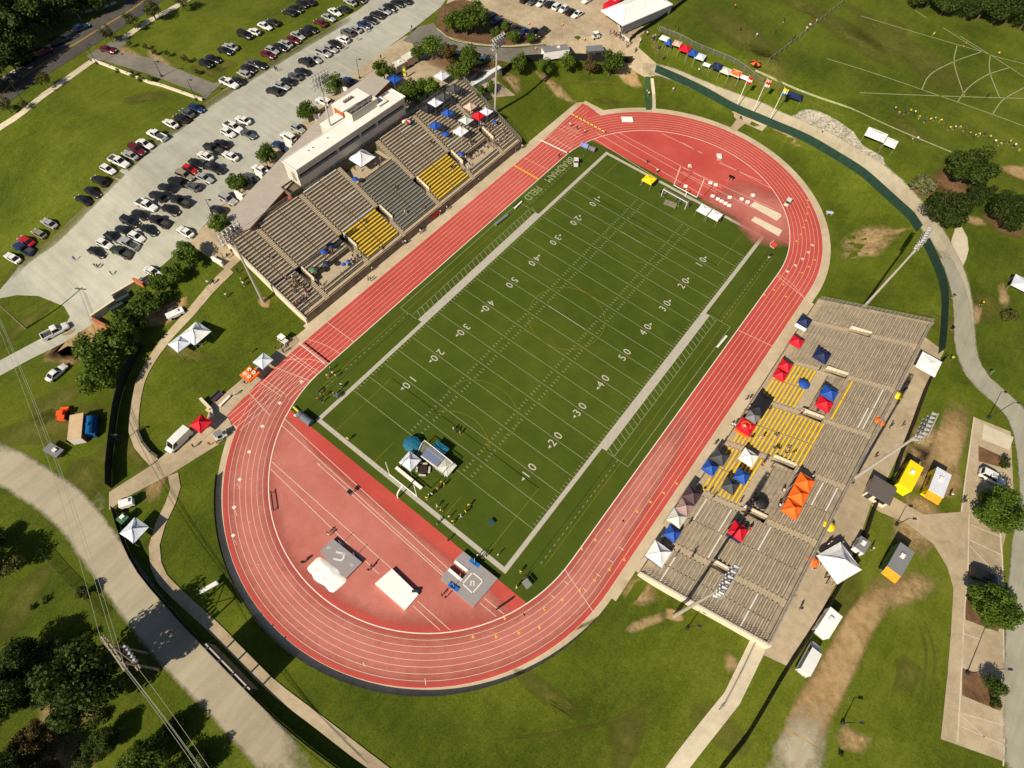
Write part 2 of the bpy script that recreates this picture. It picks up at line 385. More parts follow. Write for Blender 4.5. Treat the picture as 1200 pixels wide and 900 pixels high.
strip('footpath', wpts([(270,316),(245,341),(225,365),(195,398),(176,425),(164,450),(158,480),(157,505),(163,522),(181,542)]), 1.9, CONC, .13)
strip('footpath', wpts([(203,556),(206,572),(200,590),(188,615),(181,640),(183,662),(190,678),(215,703),(248,733),(283,768),(319.5,804.5),(376,848),(430,890),(480,928)]), 1.9, CONC, .13)
drape('visitor_concourse', wpts([(1078,392),(1106,412),(1090,442),(1068,500),(1040,560),(1020,592),(1004,640),(960,720),(921,780),(895,768),(880,750),(893,738),(985,580),(1040,470)]), CONC, .12)
strip('footpath', wpts([(893,745),(874,785),(858,818),(842,838),(815,872),(790,905),(770,935)]), 2.6, PALECONC, .15)
drape('visitor_car_park', wpts([(1020,592),(1044,581),(1082,603),(1126,600),(1131,560),(1141,489),(1184,506),(1188,590),(1175,640),(1178,893),(1102,866),(1110,790),(1114,740),(1117,690),(1110,665),(1093,637),(1060,612),(1030,600)]), CONC, .09)
strip('kerb', wpts([(1126,600),(1131,560),(1141,489)]), .3, PALECONC, .17, smooth=False)
strip('kerb', wpts(T('L', (940, 610), (935, 870))+T('P', (915, 200), (905, 440), (885, 780))), .25, PALECONC, .14, smooth=False)
strip('kerb', wpts(T('L', (1085, 690), (1100, 900))+T('P', (1100, 240), (1110, 640), (1100, 890))), .25, PALECONC, .14, smooth=False)
for q in (T('L', (985, 290), (1085, 335), (1120, 400), (985, 362)), T('P', (920, 85), (950, 60), (1090, 230), (1075, 262), (925, 205)), T('P', (908, 432), (1000, 462), (1098, 610), (1085, 632), (908, 560))):
    drape('mulch_island', wpts(q), MULCH, .11)
drape('sand_apron', wpts(T('L', (1010, 190), (1150, 250), (1130, 310), (1000, 260))), PALECONC, .11)
pk = [T('L', (950, 660), (1095, 720)), T('L', (940, 730), (1090, 800)), T('L', (945, 760), (1030, 850)), T('P', (915, 270), (1000, 300)), T('P', (895, 640), (1105, 700)), T('P', (890, 700), (1100, 790)), T('P', (900, 650), (1030, 770))]
for q in pk: strip('stall_line', wpts(q), .13, STALL, .11, smooth=False)
# worn patches
for u, v, a, b, r, mt in ((1015,283,8,5,.8,SDIRT),(1010,295,6,3,.9,SDIRT),(1045,273,4,1.5,.5,SDIRT),(750,695,4,3,.3,SDIRT),(753,733,5,1.2,1.0,SDIRT),(856,778,1.8,1.8,0,SDIRT),(640,812,6,2,.2,DRYGRASS),(652,104,9,2.5,.2,SDIRT),(710,118,5,2,.3,DRYGRASS),(600,95,4,3,0,SDIRT),(85,405,7,4,1,DIRT),(70,470,6,3,1.4,DRYGRASS),(55,500,9,4,1,DRYGRASS),(95,395,4,8,.2,DIRT),(138,395,3,5,.8,SDIRT),(200,362,4,2,.9,DIRT),(192,370,5,2,.8,DIRT),(184,565,3,5,.5,SDIRT),(970,165,7,2.5,-.4,DRYGRASS),(920,158,6,2,-.3,SDIRT),(870,40,20,6,-.4,DRYGRASS),(1060,60,25,8,-.4,DRYGRASS),(1000,45,18,6,-.4,DRYGRASS),(905,80,10,4,-.4,DRYGRASS),(1145,260,4,2,.5,SDIRT),(1200,205,5,3,.4,DIRT),(1125,290,2,6,0.3,PALECONC),(1145,370,1.5,5,.2,SDIRT),(1175,345,2,5,.3,SDIRT),(1085,555,6,5,.3,DIRT),(1090,520,5,7,.2,SDIRT),(1065,625,5,4,0,SDIRT),(1085,600,5,3,0,SDIRT),(1060,690,7,3,.9,SDIRT),(985,690,4,6,.5,DRYGRASS),(1000,868,3.5,2.5,.2,SDIRT),(790,722,1.4,1.0,0,DIRT),(310,355,1.2,1.2,0,DIRT),(125,540,3,2,0,DRYGRASS),(100,560,5,3,0,DRYGRASS),(90,590,3,2,0,SDIRT),(80,830,7,6,.5,SDIRT),(75,900,6,7,.5,SDIRT),(735,85,5,3,0,DIRT),(640,30,10,4,.2,SDIRT),(170,115,6,2,1,DRYGRASS),(150,63,9,3,.2,SDIRT),(190,72,10,2,-.2,SDIRT),(240,82,6,3,.4,DRYGRASS),(262,75,4,3,.4,DRYGRASS),(1115,215,6,6,0,MULCHF),(1085,222,4,4,0,MULCHF),(1180,262,5,5,0,MULCHF),(1160,595,4,4,0,MULCHF)):
    patch('worn_grass', blob(u, v, a, b, r), mt, .045 if mt is not PALECONC else .05)
rg = random.Random(9)
for k in range(60):
    u, v = rg.uniform(0, 1200), rg.uniform(0, 900); p = at(u, v); r = math.hypot(p.x, max(0, abs(p.y)-46.2))
    if r > 56 and not (abs(p.x) < 72 and abs(p.y) < 46): patch('worn_grass', blob(u, v, rg.uniform(3, 9), rg.uniform(1.2, 4), rg.uniform(0, 3)), DRYGRASS, .04)
for a in ([(985,690),(1010,760),(1000,830)],[(1060,700),(1085,760),(1075,850)],[(1070,700),(1095,765),(1086,850)],[(20,470),(60,465),(95,440)],[(20,480),(62,476),(100,450)],[(75,520),(100,545),(118,565)],[(83,516),(108,540),(124,560)],[(610,760),(690,730),(740,700)],[(560,870),(700,850),(800,800)],[(905,90),(1000,140),(1100,175)],[(620,100),(690,96),(745,100)]):
    strip('wheel_track', wpts(a), .8, DRYGRASS, .042, fade=1)
patch('stone_bed', wpts(T('D', (110,550),(180,515),(240,525),(330,570),(400,620),(440,680),(530,730),(545,770),(480,770),(420,710),(350,670),(290,610),(190,580))), STONES, .09, .12)
# markings on the grass pitches to the north-east
pl = [[(435,75),(700,155),(1010,245)],[(275,275),(500,345),(720,420),(1060,540),(1200,592),(1300,630)],[(432,435),(800,450),(1200,462),(1300,466)],[(900,170),(1045,260),(1200,360),(1300,425)],[(885,215),(873,300),(920,452)],[(720,422),(760,350),(870,290),(1010,240)],[(1040,260),(1040,340),(1085,458)],[(885,482),(940,410),(1030,350),(1130,318)],[(1050,540),(1100,470),(1200,412),(1260,390)],[(690,50),(742,85)],[(820,130),(1010,245),(1200,300)]]
PITCH = mat('pitch_paint', (.30, .32, .16), .8, var=.25, scale=1)
for q in pl: strip('pitch_line', wpts(T('D', *q)), .28, PITCH, .05)
strip('pitch_side_path', wpts(T('D', (-60, 330), (0, 357), (300, 478), (600, 605), (880, 722), (960, 760))), .55, PITCH, .05)
strip('pitch_side_path', wpts(T('D', (960, 760), (1080, 810), (1200, 850), (1300, 880))), 2.2, DRYGRASS, .05, fade=1)

# ------------------------------------------------------------------ running track and turf
CX = .2; YC = 46.2; RI = 33.4; LW = 1.075
def capsule(r, n=56):
    out = [V((CX+r*math.cos(math.pi*i/n), YC+r*math.sin(math.pi*i/n))) for i in range(n+1)]
    return out+[V((CX-r*math.cos(math.pi*i/n), -YC-r*math.sin(math.pi*i/n))) for i in range(n+1)]
def band(mb, r0, r1, z, m=0):
    a, b = capsule(r0), capsule(r1); n = len(a)
    for i in range(n): j = (i+1) % n; mb.face([(*a[i], z), (*b[i], z), (*b[j], z), (*a[j], z)], m)
def sheet(name, poly, z, m):
    mb = MB(); mb.face([(p[0], p[1], z) for p in poly]); return struct(mb.build(name, m))
def line(mb, a, b, wd, z, m=0):
    a, b = V(a[:2]), V(b[:2]); d = (b-a).normalized(); n = V((-d.y, d.x))*wd/2
    mb.face([(*(a-n), z), (*(b-n), z), (*(b+n), z), (*(a+n), z)][::1], m)
RO = RI+8*LW
mb = MB(); band(mb, RO, 43.2, .02); n_ = [p for p in capsule(43.2) if p.y > -40]; o_ = [p for p in capsule(44.1) if p.y > -40]; [mb.face([(*n_[i], .02), (*o_[i], .02), (*o_[i+1], .02), (*n_[i+1], .02)]) for i in range(len(n_)-1) if (n_[i]-n_[i+1]).length < 80 or n_[i].x*n_[i+1].x > 0]; mb.face([(-46.6, -41, .024), (-44.2, -41, .024), (-44.2, 41, .024), (-46.6, 41, .024)]); mb.face([(44.2, -40, .024), (45.4, -40, .024), (45.4, 43, .024), (44.2, 43, .024)])
mb.face([(43.0, -47, .026), (44.25, -47, .026), (44.25, 47, .026), (43.0, 47, .026)]); mb.face([(-44.25, -47, .026), (-42.6, -47, .026), (-42.6, 47, .026), (-44.25, 47, .026)]); struct(mb.build('track_surround', RING))
mb = MB(); band(mb, RI, RO, .05); struct(mb.build('running_track', RED))
ch = lambda y0, y1, z, grow=0: [(-42.0-grow, y0, z), (-33.2, y0, z), (-33.2, y1, z), (-42.0-grow, y1, z)]
a0, a1 = at(683, 121).y, -67.5
mb = MB(); mb.face([(-44.6, 44, .035), (-41, 44, .035), (-33, 60, .035), (-33, a0+1.5, .035), (-44.6, a0+1.5, .035)]); mb.face([(-44.6, -44, .035), (-44.6, a1-1, .035), (-41, a1-1, .035), (-41, -44, .035)])
struct(mb.build('chute_surround', RING))
mb = MB(); mb.face([(-41.8, 44, .045), (-33.6, 60, .045), (-35.2, a0-1.2, .045), (-42.9, a0, .045)][::-1]); mb.face([(-41.8, 46, .046), (-41.8, a0, .046), (-38, a0-.5, .046), (-38, 46, .046)]); 
mb.face([(-41.8, -44, .046), (-38, -44, .046), (-36.4, -66.9, .046), (-41.5, a1, .046)]); struct(mb.build('sprint_chute', RED))
half = lambda s: [V((CX-s*RI*math.cos(math.pi*i/48), s*(YC+RI*math.sin(math.pi*i/48)))) for i in range(49)]
def Dzone(s, yb):
    q = math.sqrt(RI*RI-(yb-YC)**2)
    return [V((CX-s*q, s*yb))]+[p for p in half(s) if s*p.y > yb]+[V((CX+s*q, s*yb))]
sheet('turf_field', capsule(RI), .03, TURF)
for s, yb in ((1, 57.2), (-1, 57.4)):
    o = sheet('field_event_area', Dzone(s, yb), .04, RED)
    me = o.data
    if me.polygons[0].normal.z < 0: me.flip_normals()
# sun-bleached surface
patch('worn_track', wpts([(310,520),(322,600),(345,660),(400,702),(470,728),(540,726),(590,712),(520,650),(440,590),(370,530),(335,490)]), WORN, .048, .12)
wo = lambda t: 8.2-4.2*max(0, (t-.6)/.4)
wr = []
for k in range(41):
    t = k/40; a = 5+t*270; r = RI+wo(t)/2
    wr.append(V((CX-r*math.cos(rad(a)), -YC-r*math.sin(rad(a)))) if a < 180 else V((CX+r, -YC+(a-180)*.45)))
strip('worn_track', wr, wo, WORN, .056, fade=1, z=0)
patch('worn_track', blob(885, 245, 11, 9, .2), WORN, .048, .4)
mb = MB()
for k in range(9): band(mb, RI+k*LW-.03, RI+k*LW+.045, .062, 0)
band(mb, RI-.1, RI+.08, .064, 1)
for k in range(0, 9):
    x = -(RI+k*LW)+CX; line(mb, (x, 44), (x, min(a0-.4-(8-k)*.15, 46+3.2*(k+1)) if k < 7 else a0-.6), .075, .063)
    line(mb, (x, -44), (x, a1+.4 if k > 1 else -56), .10, .063)
def cross(y0, y1, k0=0, k1=8, s=-1, m=0, wd=.11): line(mb, (CX+s*(RI+k0*LW), y0), (CX+s*(RI+k1*LW), y1), wd, .066, m)
for y0, y1 in ((-36.8, -36.8), (-44.5, -44.5), (-50, -52.5), (-61, -60)): cross(y0, y1)
cross(33.6, 33.6, m=2, wd=.4)
cross(50, 50)
for yy in (-47.2, -47.9, -55.5, -56.4, 38.5, 55.5, 57.2): cross(yy, yy-.6, 1.5 if abs(yy) > 52 else 0, 8, wd=.09)
for y0, y1 in ((23.4, 24.5), (45.3, 43.2)): cross(y0, y1, s=1)
cross(-YC-2, -YC-5, s=1)
for i in range(14):       # curved start lines of the longer races
    t0, t1 = i/14, (i+1)/14
    for ya, yb, k in ((-45, -50.5, 1), (-41, -43, .4)):
        line(mb, (CX-(RI+8*LW*t0), ya+(yb-ya)*(t0**2)), (CX-(RI+8*LW*t1), ya+(yb-ya)*(t1**2)), .09, .067)
    line(mb, (CX+RI+8*LW*t0, 46-3*t0*t0), (CX+RI+8*LW*t1, 46-3*t1*t1), .09, .067)
def lanemark(u, v, m=2, wd=.22, ln_=.6):
    p = at(u, v); 
    dy = abs(p.y)-YC
    if dy > 0:
        c = V((CX, math.copysign(YC, p.y))); n = (p.xy-c).normalized()
    else: n = V((1, 0))
    q = p.xy; line(mb, q-n*ln_/2, q+n*ln_/2, wd, .068, m)
    tt = V((-n.y, n.x)); mb.face([(*(q-n*.22), .069), (*(q+n*.22), .069), (*(q+tt*.42), .069)], m)
for q in Z(600, 600, 6, (780,65),(682,130),(583,198),(487,262),(787,338),(683,408),(578,482),(472,553),(352,620),(228,680),(85,722)): lanemark(*q)
for q in T('K', (770,468),(710,512),(648,555),(585,600),(520,643)): lanemark(*q)
for q in Z(440, 680, 6, (905,270),(1045,243),(1185,205),(683,400),(845,398),(1005,372),(1150,335)): lanemark(*q, wd=.2)
for q in Z(800, 280, 6, (705,322),(642,362),(573,396),(838,240),(886,197),(930,150),(800,18),(725,408)): lanemark(*q)
for q in Z(800, 130, 6, (880,630),(882,678),(874,725),(866,772),(850,820),(830,870)): lanemark(*q)
for q in Z(800, 280, 6, (735,230),(792,187),(842,142),(882,95),(912,45))+Z(240, 400, 6, (528,435),(405,598),(312,778),(680,285))+Z(240, 550, 6, (246,72),(207,268),(200,466)):
    p = at(*q); mb.box((p.x, p.y, .075), (.6, .6, .02), 0, 1)
for q in Z(240, 550, 6, (230,100,245,135),(215,290,228,330),(210,500,225,530),(310,68,330,68),(305,370,325,375),(370,665,380,680)):
    line(mb, at(q[0]+0, q[1]), at(240+q[2]/6, 550+q[3]/6), .09, .068)
for q in ((725,641,731,645),(712,655,718,659),(698,672,704,676),(683,689,688,694),(661,681,666,685),(645,697,650,701),(762,622,768,626),(498,795,499,803),(425,776,428,781)):
    line(mb, at(q[0], q[1]), at(q[2], q[3]), .12, .068)
# runways and sectors of the field events
for a, b in zip(*[iter(T('J', (135,165),(905,870),(122,195),(880,890),(275,362),(905,925),(75,365),(640,870),(70,400),(575,890),(275,362),(300,380))+Z(440,680,6,(265,180),(455,352),(295,145),(525,350),(735,160),(850,255),(765,125),(905,240))+T('C',(385,650),(840,940),(400,625),(900,920),(470,628),(960,905),(500,622),(980,880),(700,625),(890,718),(970,765),(1170,850))+Z(800,130,6,(0,225),(135,300),(265,360),(620,545),(0,400),(640,690),(0,430),(500,690)))]*2):
    line(mb, at(*a), at(*b), .12, .066, 0)
o = struct(mb.build('track_markings', [LANE, WHITE, mat('exchange_yellow', (.80, .44, .03), .7)]))
bm = bmesh.new(); bm.from_mesh(o.data)
for f in bm.faces:
    if f.normal.z < 0 and abs(f.normal.z) > .9 and f.calc_center_median().z < .0735: f.normal_flip()
bm.to_mesh(o.data); bm.free()
for q in (Z(830,220,10,(485,210),(545,165),(850,310),(855,340),(800,388)), Z(830,220,10,(500,385),(545,338),(865,500),(825,572))):
    sheet('sand_pit', [at(*p) for p in q], .058, SAND)

# ------------------------------------------------------------------ football field paint
W, E = 24.384, 54.864; Y = .9144; fm = MB(); z = .036
def rect(x0, x1, y0, y1, m=0, zz=None):
    if x0 > x1: x0, x1 = x1, x0
    if y0 > y1: y0, y1 = y1, y0
    zz = z if zz is None else zz
    fm.face([(x0, y0, zz), (x1, y0, zz), (x1, y1, zz), (x0, y1, zz)], m)
bw = .92
for s in (-1, 1):
    rect(s*W, s*(W+bw), -E-bw, E+bw, 0); rect(-W, W, s*E, s*(E+bw), 0)
    rect(s*(W+bw), s*26.35, -22.9, 22.9, 0)
    rect(s*28.25, s*28.35, -23, 23, 1); rect(s*31.75, s*31.87, -23, 23, 1)
    for e in (-1, 1): rect(s*26.6, s*31.87, e*22.95, e*23.07, 1)
    k = -22
    while k < 23: line(fm, (s*26.35, k+.0), (s*28.3, k+(.9 if s < 0 else -.9)), .13, z, 1); k += 1.55
    rect(s*30.1, s*30.22, -50, 50, 2)
    for e in (-1, 1):
        rect(s*28.3, s*28.42, e*23, e*54, 3)
        k = 23
        while k < 50: rect(s*29.3, s*29.42, e*k, e*(k+.6), 1); k += 1.4
        rect(s*20.15, s*20.27, e*E, e*(E-16.5), 2); rect(s*9.16, s*9.28, e*E, e*(E-5.5), 2)
        rect(-20.2, 20.2, e*(E-16.5), e*(E-16.62), 2)
for i in range(21):
    y = (i-10)*5*Y; rect(-W, W, y-.055, y+.055, 1, z+.002)
for yd in range(-49, 50):
    if yd % 5:
        y = yd*Y
        for s in (-1, 1):
            rect(s*(W-.1), s*(W-.75), y-.06, y+.06, 1)
            for x in (8.13, 6.1): rect(s*x-.32, s*x+.32, y-.07, y+.07, 1)
for i in range(48):
    t0, t1 = 2*math.pi*i/48, 2*math.pi*(i+1)/48
    line(fm, (9.15*math.cos(t0), 9.15*math.sin(t0)), (9.15*math.cos(t1), 9.15*math.sin(t1)), .15, z+.003, 2)
    for e in (-1, 1):
        a = [(CX+9.15*math.cos(t), e*(E-11)+9.15*math.sin(t)) for t in (t0, t1)]
        if all(abs(p[1]) < E-16.5 for p in a): line(fm, a[0], a[1], .15, z+.003, 2)
        b = [(8.5*math.cos(t), e*32+8.5*math.sin(t)*.8) for t in (t0, t1)]
        if all(abs(p[1]) < 33 for p in b): line(fm, b[0], b[1], .12, z+.003, 2)
line(fm, (-5.3, 0), (5.3, 0), .13, z+.006, 4)
line(fm, (-5, 32), (1, 32), .12, z+.006, 4)
for s in (-1, 1):          # arrows beside the yard numbers
    for yd in (10, 20, 30, 40):
        for e in (-1, 1):
            y = e*(50-yd)*Y; fm.face([(s*16.9, y+e*1.9, z+.004), (s*16.2, y+e*1.9, z+.004), (s*16.55, y+e*2.7, z+.004)], 4)
o = struct(fm.build('field_markings', [BORDER, FADEW, YELLINE, BLACKLINE, mat('number_paint', (.45, .42, .35), .8)]))
bm = bmesh.new(); bm.from_mesh(o.data)
for f in bm.faces:
    if f.normal.z < 0: f.normal_flip()
bm.to_mesh(o.data); bm.free()
def text_mesh(s, size, m, bold=0):
    cu = bpy.data.curves.new('txt', 'FONT'); cu.body = s; cu.size = size; cu.align_x = 'CENTER'; cu.align_y = 'CENTER'; cu.offset = bold
    o = bpy.data.objects.new('txt', cu); COL.objects.link(o); bpy.context.view_layer.update()
    me = bpy.data.meshes.new_from_object(o.evaluated_get(bpy.context.evaluated_depsgraph_get()))
    bpy.data.objects.remove(o); me.materials.clear(); me.materials.append(m); return me
def paint_text(name, s, x, y, zz, rz, size, m, sx=1, bold=.02):
    o = struct(link(name, text_mesh(s, size, m, bold))); o.location = (x, y, zz); o.rotation_euler = (0, 0, rz); o.scale = (sx, 1, 1); return o
NUM = MATS['number_paint']
for yd in (10, 20, 30, 40, 50):
    for e in ((-1, 1) if yd < 50 else (1,)):
        y = e*(50-yd)*Y
        for s in (-1, 1):
            rz = -math.pi/2 if s < 0 else math.pi/2
            for dgt, sg in ((str(yd)[0], 1), ('0', -1)):
                paint_text('yard_number', dgt, s*16.5, y+(sg*1.05 if s < 0 else -sg*1.05), z+.006, rz, 2.6, NUM, .95, .015)
paint_text('field_name', 'BRADHAM', -31.2, 40.8, z+.006, -math.pi/2, 3.1, mat('name_paint', (.27, .30, .17), .8), .86, .02)
paint_text('field_name', 'FIELD', -31.2, 28.2, z+.006, -math.pi/2, 3.1, MATS['name_paint'], .82, .02)
# ------------------------------------------------------------------ grandstands
PITCH_X, RISE, NR = 21.5/28, 0.44*21.5/28, 28
AISLE = mat('aisle_concrete', (.42, .34, .235), .85, var=.15, scale=1.5)
def grandstand(side, label, y0, y1, aisles, voms, flats, tierm, benchfn):
    root = thing('grandstand', label, 'grandstand', (side*45, (y0+y1)/2, 0)); oy = (y0+y1)/2
    L = lambda x, y, z: (side*(x-45), y-oy, z)
    bands = []; prev = y0
    for a in aisles: bands += [(prev, a-.65, 0), (a-.65, a+.65, 1)]; prev = a+.65
    bands.append((prev, y1, 0)); allb = []
    for bi, (ya, yb, isa) in enumerate(bands):
        m = MB(); zrow = []; ai = (bi-1)//2
        for i in range(NR):
            z = 1.5+i*RISE
            if isa:
                va, vb = voms[ai]
                if va <= i <= vb: z = 1.5+(va-1)*RISE
            else:
                for fi, ra, rb in flats:
                    if fi == bi//2 and ra <= i <= rb: z = 1.5+ra*RISE
            zrow.append(z); xa, xb = 45+i*PITCH_X, 45+(i+1)*PITCH_X
            flat_ = isa or any(fi == bi//2 and ra <= i <= rb for fi, ra, rb in flats)
            m.box(L((xa+xb)/2, (ya+yb)/2, z-1.5), (PITCH_X, yb-ya, 3.0), 0, 0, 1 if flat_ or i < 2 else 0)
            if isa and z > 1.4+i*RISE: m.box(L(xa+.19+.38, (ya+yb)/2, z+.085), (.38, yb-ya-.1, .17), 0, 1)
        m.box(L(45+NR*PITCH_X+.2, (ya+yb)/2, 5.5), (.4, yb-ya, 11.4), 0, 0)
        sec = m.build('stair_aisle' if isa else 'seating_section', [tierm, AISLE], root)
        if not isa:
            for i in range(NR):
                for hf in (0, 1):
                    b = benchfn(bi//2, i, hf); ym = (ya+yb)/2
                    if b: allb.append(((yb-ya)/2, i, (ya+.25, ym+.12)[hf], (ym-.12, yb-.25)[hf], b, zrow[i], sec))
        else:
            va, vb = voms[ai]; w_ = MB(); w2 = MB(); xa, xb = 45+va*PITCH_X, 45+(vb+1)*PITCH_X; zt = 1.5+vb*RISE
            for yy, ex, w_ in ((ya-.13, .15, w2), (yb+.13, .6, w_)):
                zb_ = 1.5+(va-1)*RISE
                pts = [L(xa-.3, yy, zb_), L(xb, yy, zb_), L(xb, yy, zt+ex), L(xa-.3, yy, zb_+.4+ex)]
                p2 = [(p[0], p[1]+.26, p[2]) for p in pts]; p1 = [(p[0], p[1], p[2]) for p in pts]
                w_.face(p1); w_.face(p2[::-1])
                for k in range(4): l = (k+1) % 4; w_.face([p1[k], p2[k], p2[l], p1[l]])
            w2.box(L(xb+.15, (ya+yb)/2, zt-.6), (.3, yb-ya+.8, 2.2))
            w_.build('parapet', CREAM, root); w2.build('stairwell_kerb', tierm, root)
    allb.sort(key=lambda b: (-(b[4] is BENCHY), -b[0]))
    rest = MB(); protos = {}
    for n, (ln_, i, ya, yb, bm_, zz, sec) in enumerate(allb):
        c = L(45+(i+.62)*PITCH_X, (ya+yb)/2, zz+.43); d = (.30 if bm_ is not BENCHY else .36, yb-ya, .06)
        if n < 100:
            k = (round(d[1], 2), bm_.name)
            if k not in protos:
                q = MB(); q.box((0, 0, 0), d); q.box((-side*.1, 0, -.20), (.05, d[1]-.1, .34)); protos[k] = q.mesh('bench', [bm_])
            link('bench', protos[k], sec, c)
        else:
            mi_ = [BENCH, BENCHV, BENCHW, BENCHG, BENCHY].index(bm_); rest.box((c[0]-side*.1, c[1], c[2]-.2), (.05, d[1]-.1, .34), 0, mi_)
            rest.box(c, d, 0, [BENCH, BENCHV, BENCHW, BENCHG, BENCHY].index(bm_))
    if rest.v: rest.build('bench_rows', [BENCH, BENCHV, BENCHW, BENCHG, BENCHY], root)['kind'] = 'stuff'
    # front wall, end walls, rails
    m = MB(); m.box(L(44.93, oy, .75), (.16, y1-y0, 1.56)); m.box(L(44.9, oy, 2.0), (.1, y1-y0-.4, .95)); m.build('front_wall', mat('stained_wall', (.21, .17, .115), .9, var=.45, scale=.5), root)
    for yy, out in ((y0-.2, -1), (y1+.2, 1)):
        m = MB(); n = 12
        for k in range(n):
            xa, xb = 44.85+k*(22.4/n), 44.85+(k+1)*(22.4/n)
            A, B = 1.75+(max(xa, 45)-45)*.44, 1.75+(xb-45)*.44; zl = min(H(side*xa, yy), H(side*xb, yy))-.6
            p = [L(xa, yy-.2, zl), L(xb, yy-.2, zl), L(xb, yy-.2, B), L(xa, yy-.2, A)]; q = [(a, b+.4, c) for a, b, c in p]
            m.face(p); m.face(q[::-1]); m.face([p[3], p[2], q[2], q[3]])
            if k == 0: m.face([p[0], p[3], q[3], q[0]])
            if k == n-1: m.face([p[2], p[1], q[1], q[2]])
        m.build('end_wall', CREAM if out < 0 else tierm, root)
        m = MB()
        for k in range(29):
            x = 45.2+k*.77; z = 1.75+(x-45)*.44; yl = y0-.25 if out < 0 else y1+.25
            m.tube(L(x, yl, z-.3), L(x, yl, z+1.1), .03, n=4)
            if k: 
                for hh in (.4, .75, 1.1): m.tube(L(x-.77, yl, z-.339+hh), L(x, yl, z+hh), .025, n=4)
        m.build('railing', STEEL, root)
    m = MB(); x = 66.75; yy = y0+.3
    while yy < y1: m.tube(L(x, yy, 11), L(x, yy, 12.3), .04, n=4); yy += 2
    for hh in (11.4, 11.85, 12.3): m.tube(L(x, y0+.3, hh), L(x, y1-.3, hh), .035, n=4)
    m.build('railing', STEEL, root)
    return root
HW = {(2,27,0),(2,27,1),(2,19,1),(2,12,0),(2,12,1),(4,25,1),(4,20,1),(5,13,0)}
VW = {(4,24,0),(4,25,0),(4,25,1),(1,18,1),(2,23,1),(2,26,1),(0,22,0),(0,22,1),(1,3,1),(1,9,1),(1,10,0),(0,4,0),(0,4,1)}
def home_bench(sec, i, hf):
    x = 45+i*PITCH_X
    if x < 46.4: return None
    if sec in (1, 5) and 4 <= i <= 7: return None
    if sec == 3 and i >= 20: return None
    if sec in (2, 4) and x < 54: return BENCHY
    if sec == 3: return BENCHG
    return BENCHW if (sec, i, hf) in HW else BENCH
def vis_bench(sec, i, hf):
    if (sec, i, hf) in VW: return BENCHW
    x = 45+i*PITCH_X
    if i < 1 or i > 26: return None
    if sec in (2, 4):
        if x < 52.4: return BENCHY
        if x < 59: return BENCHY if (sec == 4 and x > 58.3) else None
    if sec == 3 and x < 58.3: return BENCHY
    return BENCHV
grandstand(-1, 'long home grandstand of tan benches below the white press box', -39.6, 41, [-32.6,-19,-6.6,7,20.6,33.7], [(7,11)]*6, [(1,4,7),(5,4,7),(3,21,27)], TIER, home_bench)
grandstand(1, 'pale concrete visitor grandstand with yellow benches, across the field from the press box', -40.1, 43.2, [-32.3,-19.3,-5.9,7.7,21.2,35.3], [(12,16)]*6, [(2,10,12),(4,10,12)], TIERV, vis_bench)

# ------------------------------------------------------------------ press box and concourse building
pb = thing('press_box', 'long white flat roofed press box at the back of the home grandstand', 'building', (-69.2, .5, 9)); o0 = pb.location
m = MB(); m.box((0, 0, 1.6), (4.0, 36, 3.2)); m.build('base_wall', mat('base_wall', (.20, .17, .13), .9), pb)
m = MB(); m.box((0, 0, 4.1), (4.4, 36.2, 1.9)); m.box((0, 0, 7.0), (4.4, 36.2, 1.55)); m.box((-1.9, 0, 5.6), (.6, 36.2, 1.2))
for yy in (-18.0, -5.4, 2.2, 8, 18.0): m.box((.3, yy, 5.65), (3.7, .35, 1.25))
m.build('wall', PBWALL, pb)
m = MB(); m.box((1.3, 0, 5.62), (.1, 35.6, 1.2)); m.build('window', GLASS, pb)
m = MB()
for k in range(20):
    if not 8 < k < 12: m.box((1.38, -17+k*1.75, 5.62), (.08, .10, 1.2))
m.build('window_frame', DSTEEL, pb)
m = MB(); m.box((0, 0, 7.87), (4.9, 36.7, .2)); m.build('roof', ROOFW, pb)
m = MB()
for s in (-1, 1): m.box((s*2.4, 0, 8.0), (.12, 36.7, .25)); m.box((0, s*18.3, 8.0), (4.8, .12, .25))
for k in (-12, -10.6, -6): m.box((-.6, k, 8.15), (.35, .35, .4))
m.build('parapet', ROOFW, pb)
# stair and lift block behind, white roof with equipment well
m = MB(); m.box((-3.8, 6.9, 4.6), (7.2, 8.8, 9.2)); m.box((-4.2, -.4, 3.9), (3.2, 5.6, 7.6)); m.build('stair_tower', PBWALL, pb)
m = MB(); m.box((-4.9, 6.9, 9.3), (5.2, 9.0, .2)); m.box((-.7, 12.2, 8.4), (2.6, 3, .25)); m.box((-4.2, -.4, 7.8), (3.4, 5.8, .2)); m.build('tower_roof', ROOFW, pb)
m = MB()
for k in range(6): m.box((-1.55+.2*(k % 2), 3.6+k*1.15, 9.45), (.7, .8, .9))
for k in range(4): m.box((-5.6, 5.2+k*.8, 9.65), (.6, .5, .5))
m.build('air_conditioner', mat('unit_grey', (.18, .17, .16), .6, .3), pb)
m = MB()
for a, b, c, d in ((-2.3, 6.9, .12, 8.8), (-.25, 6.9, .12, 8.8)): m.box((a, b, 9.55), (c, d, .9))
for b in (2.55, 11.25): m.box((-1.3, b, 9.55), (2.2, .12, .9))
m.build('equipment_screen', PBWALL, pb)
m = MB(); m.box((-4.8, 2.42, 8.4), (3.6, .1, 1.6)); m.build('brick_panel', BRICK, pb)
m = MB(); m.box((.5, -18.2, 5.2), (1.1, .12, 2.2)); m.build('door', mat('door_grey', (.25, .26, .25)), pb)
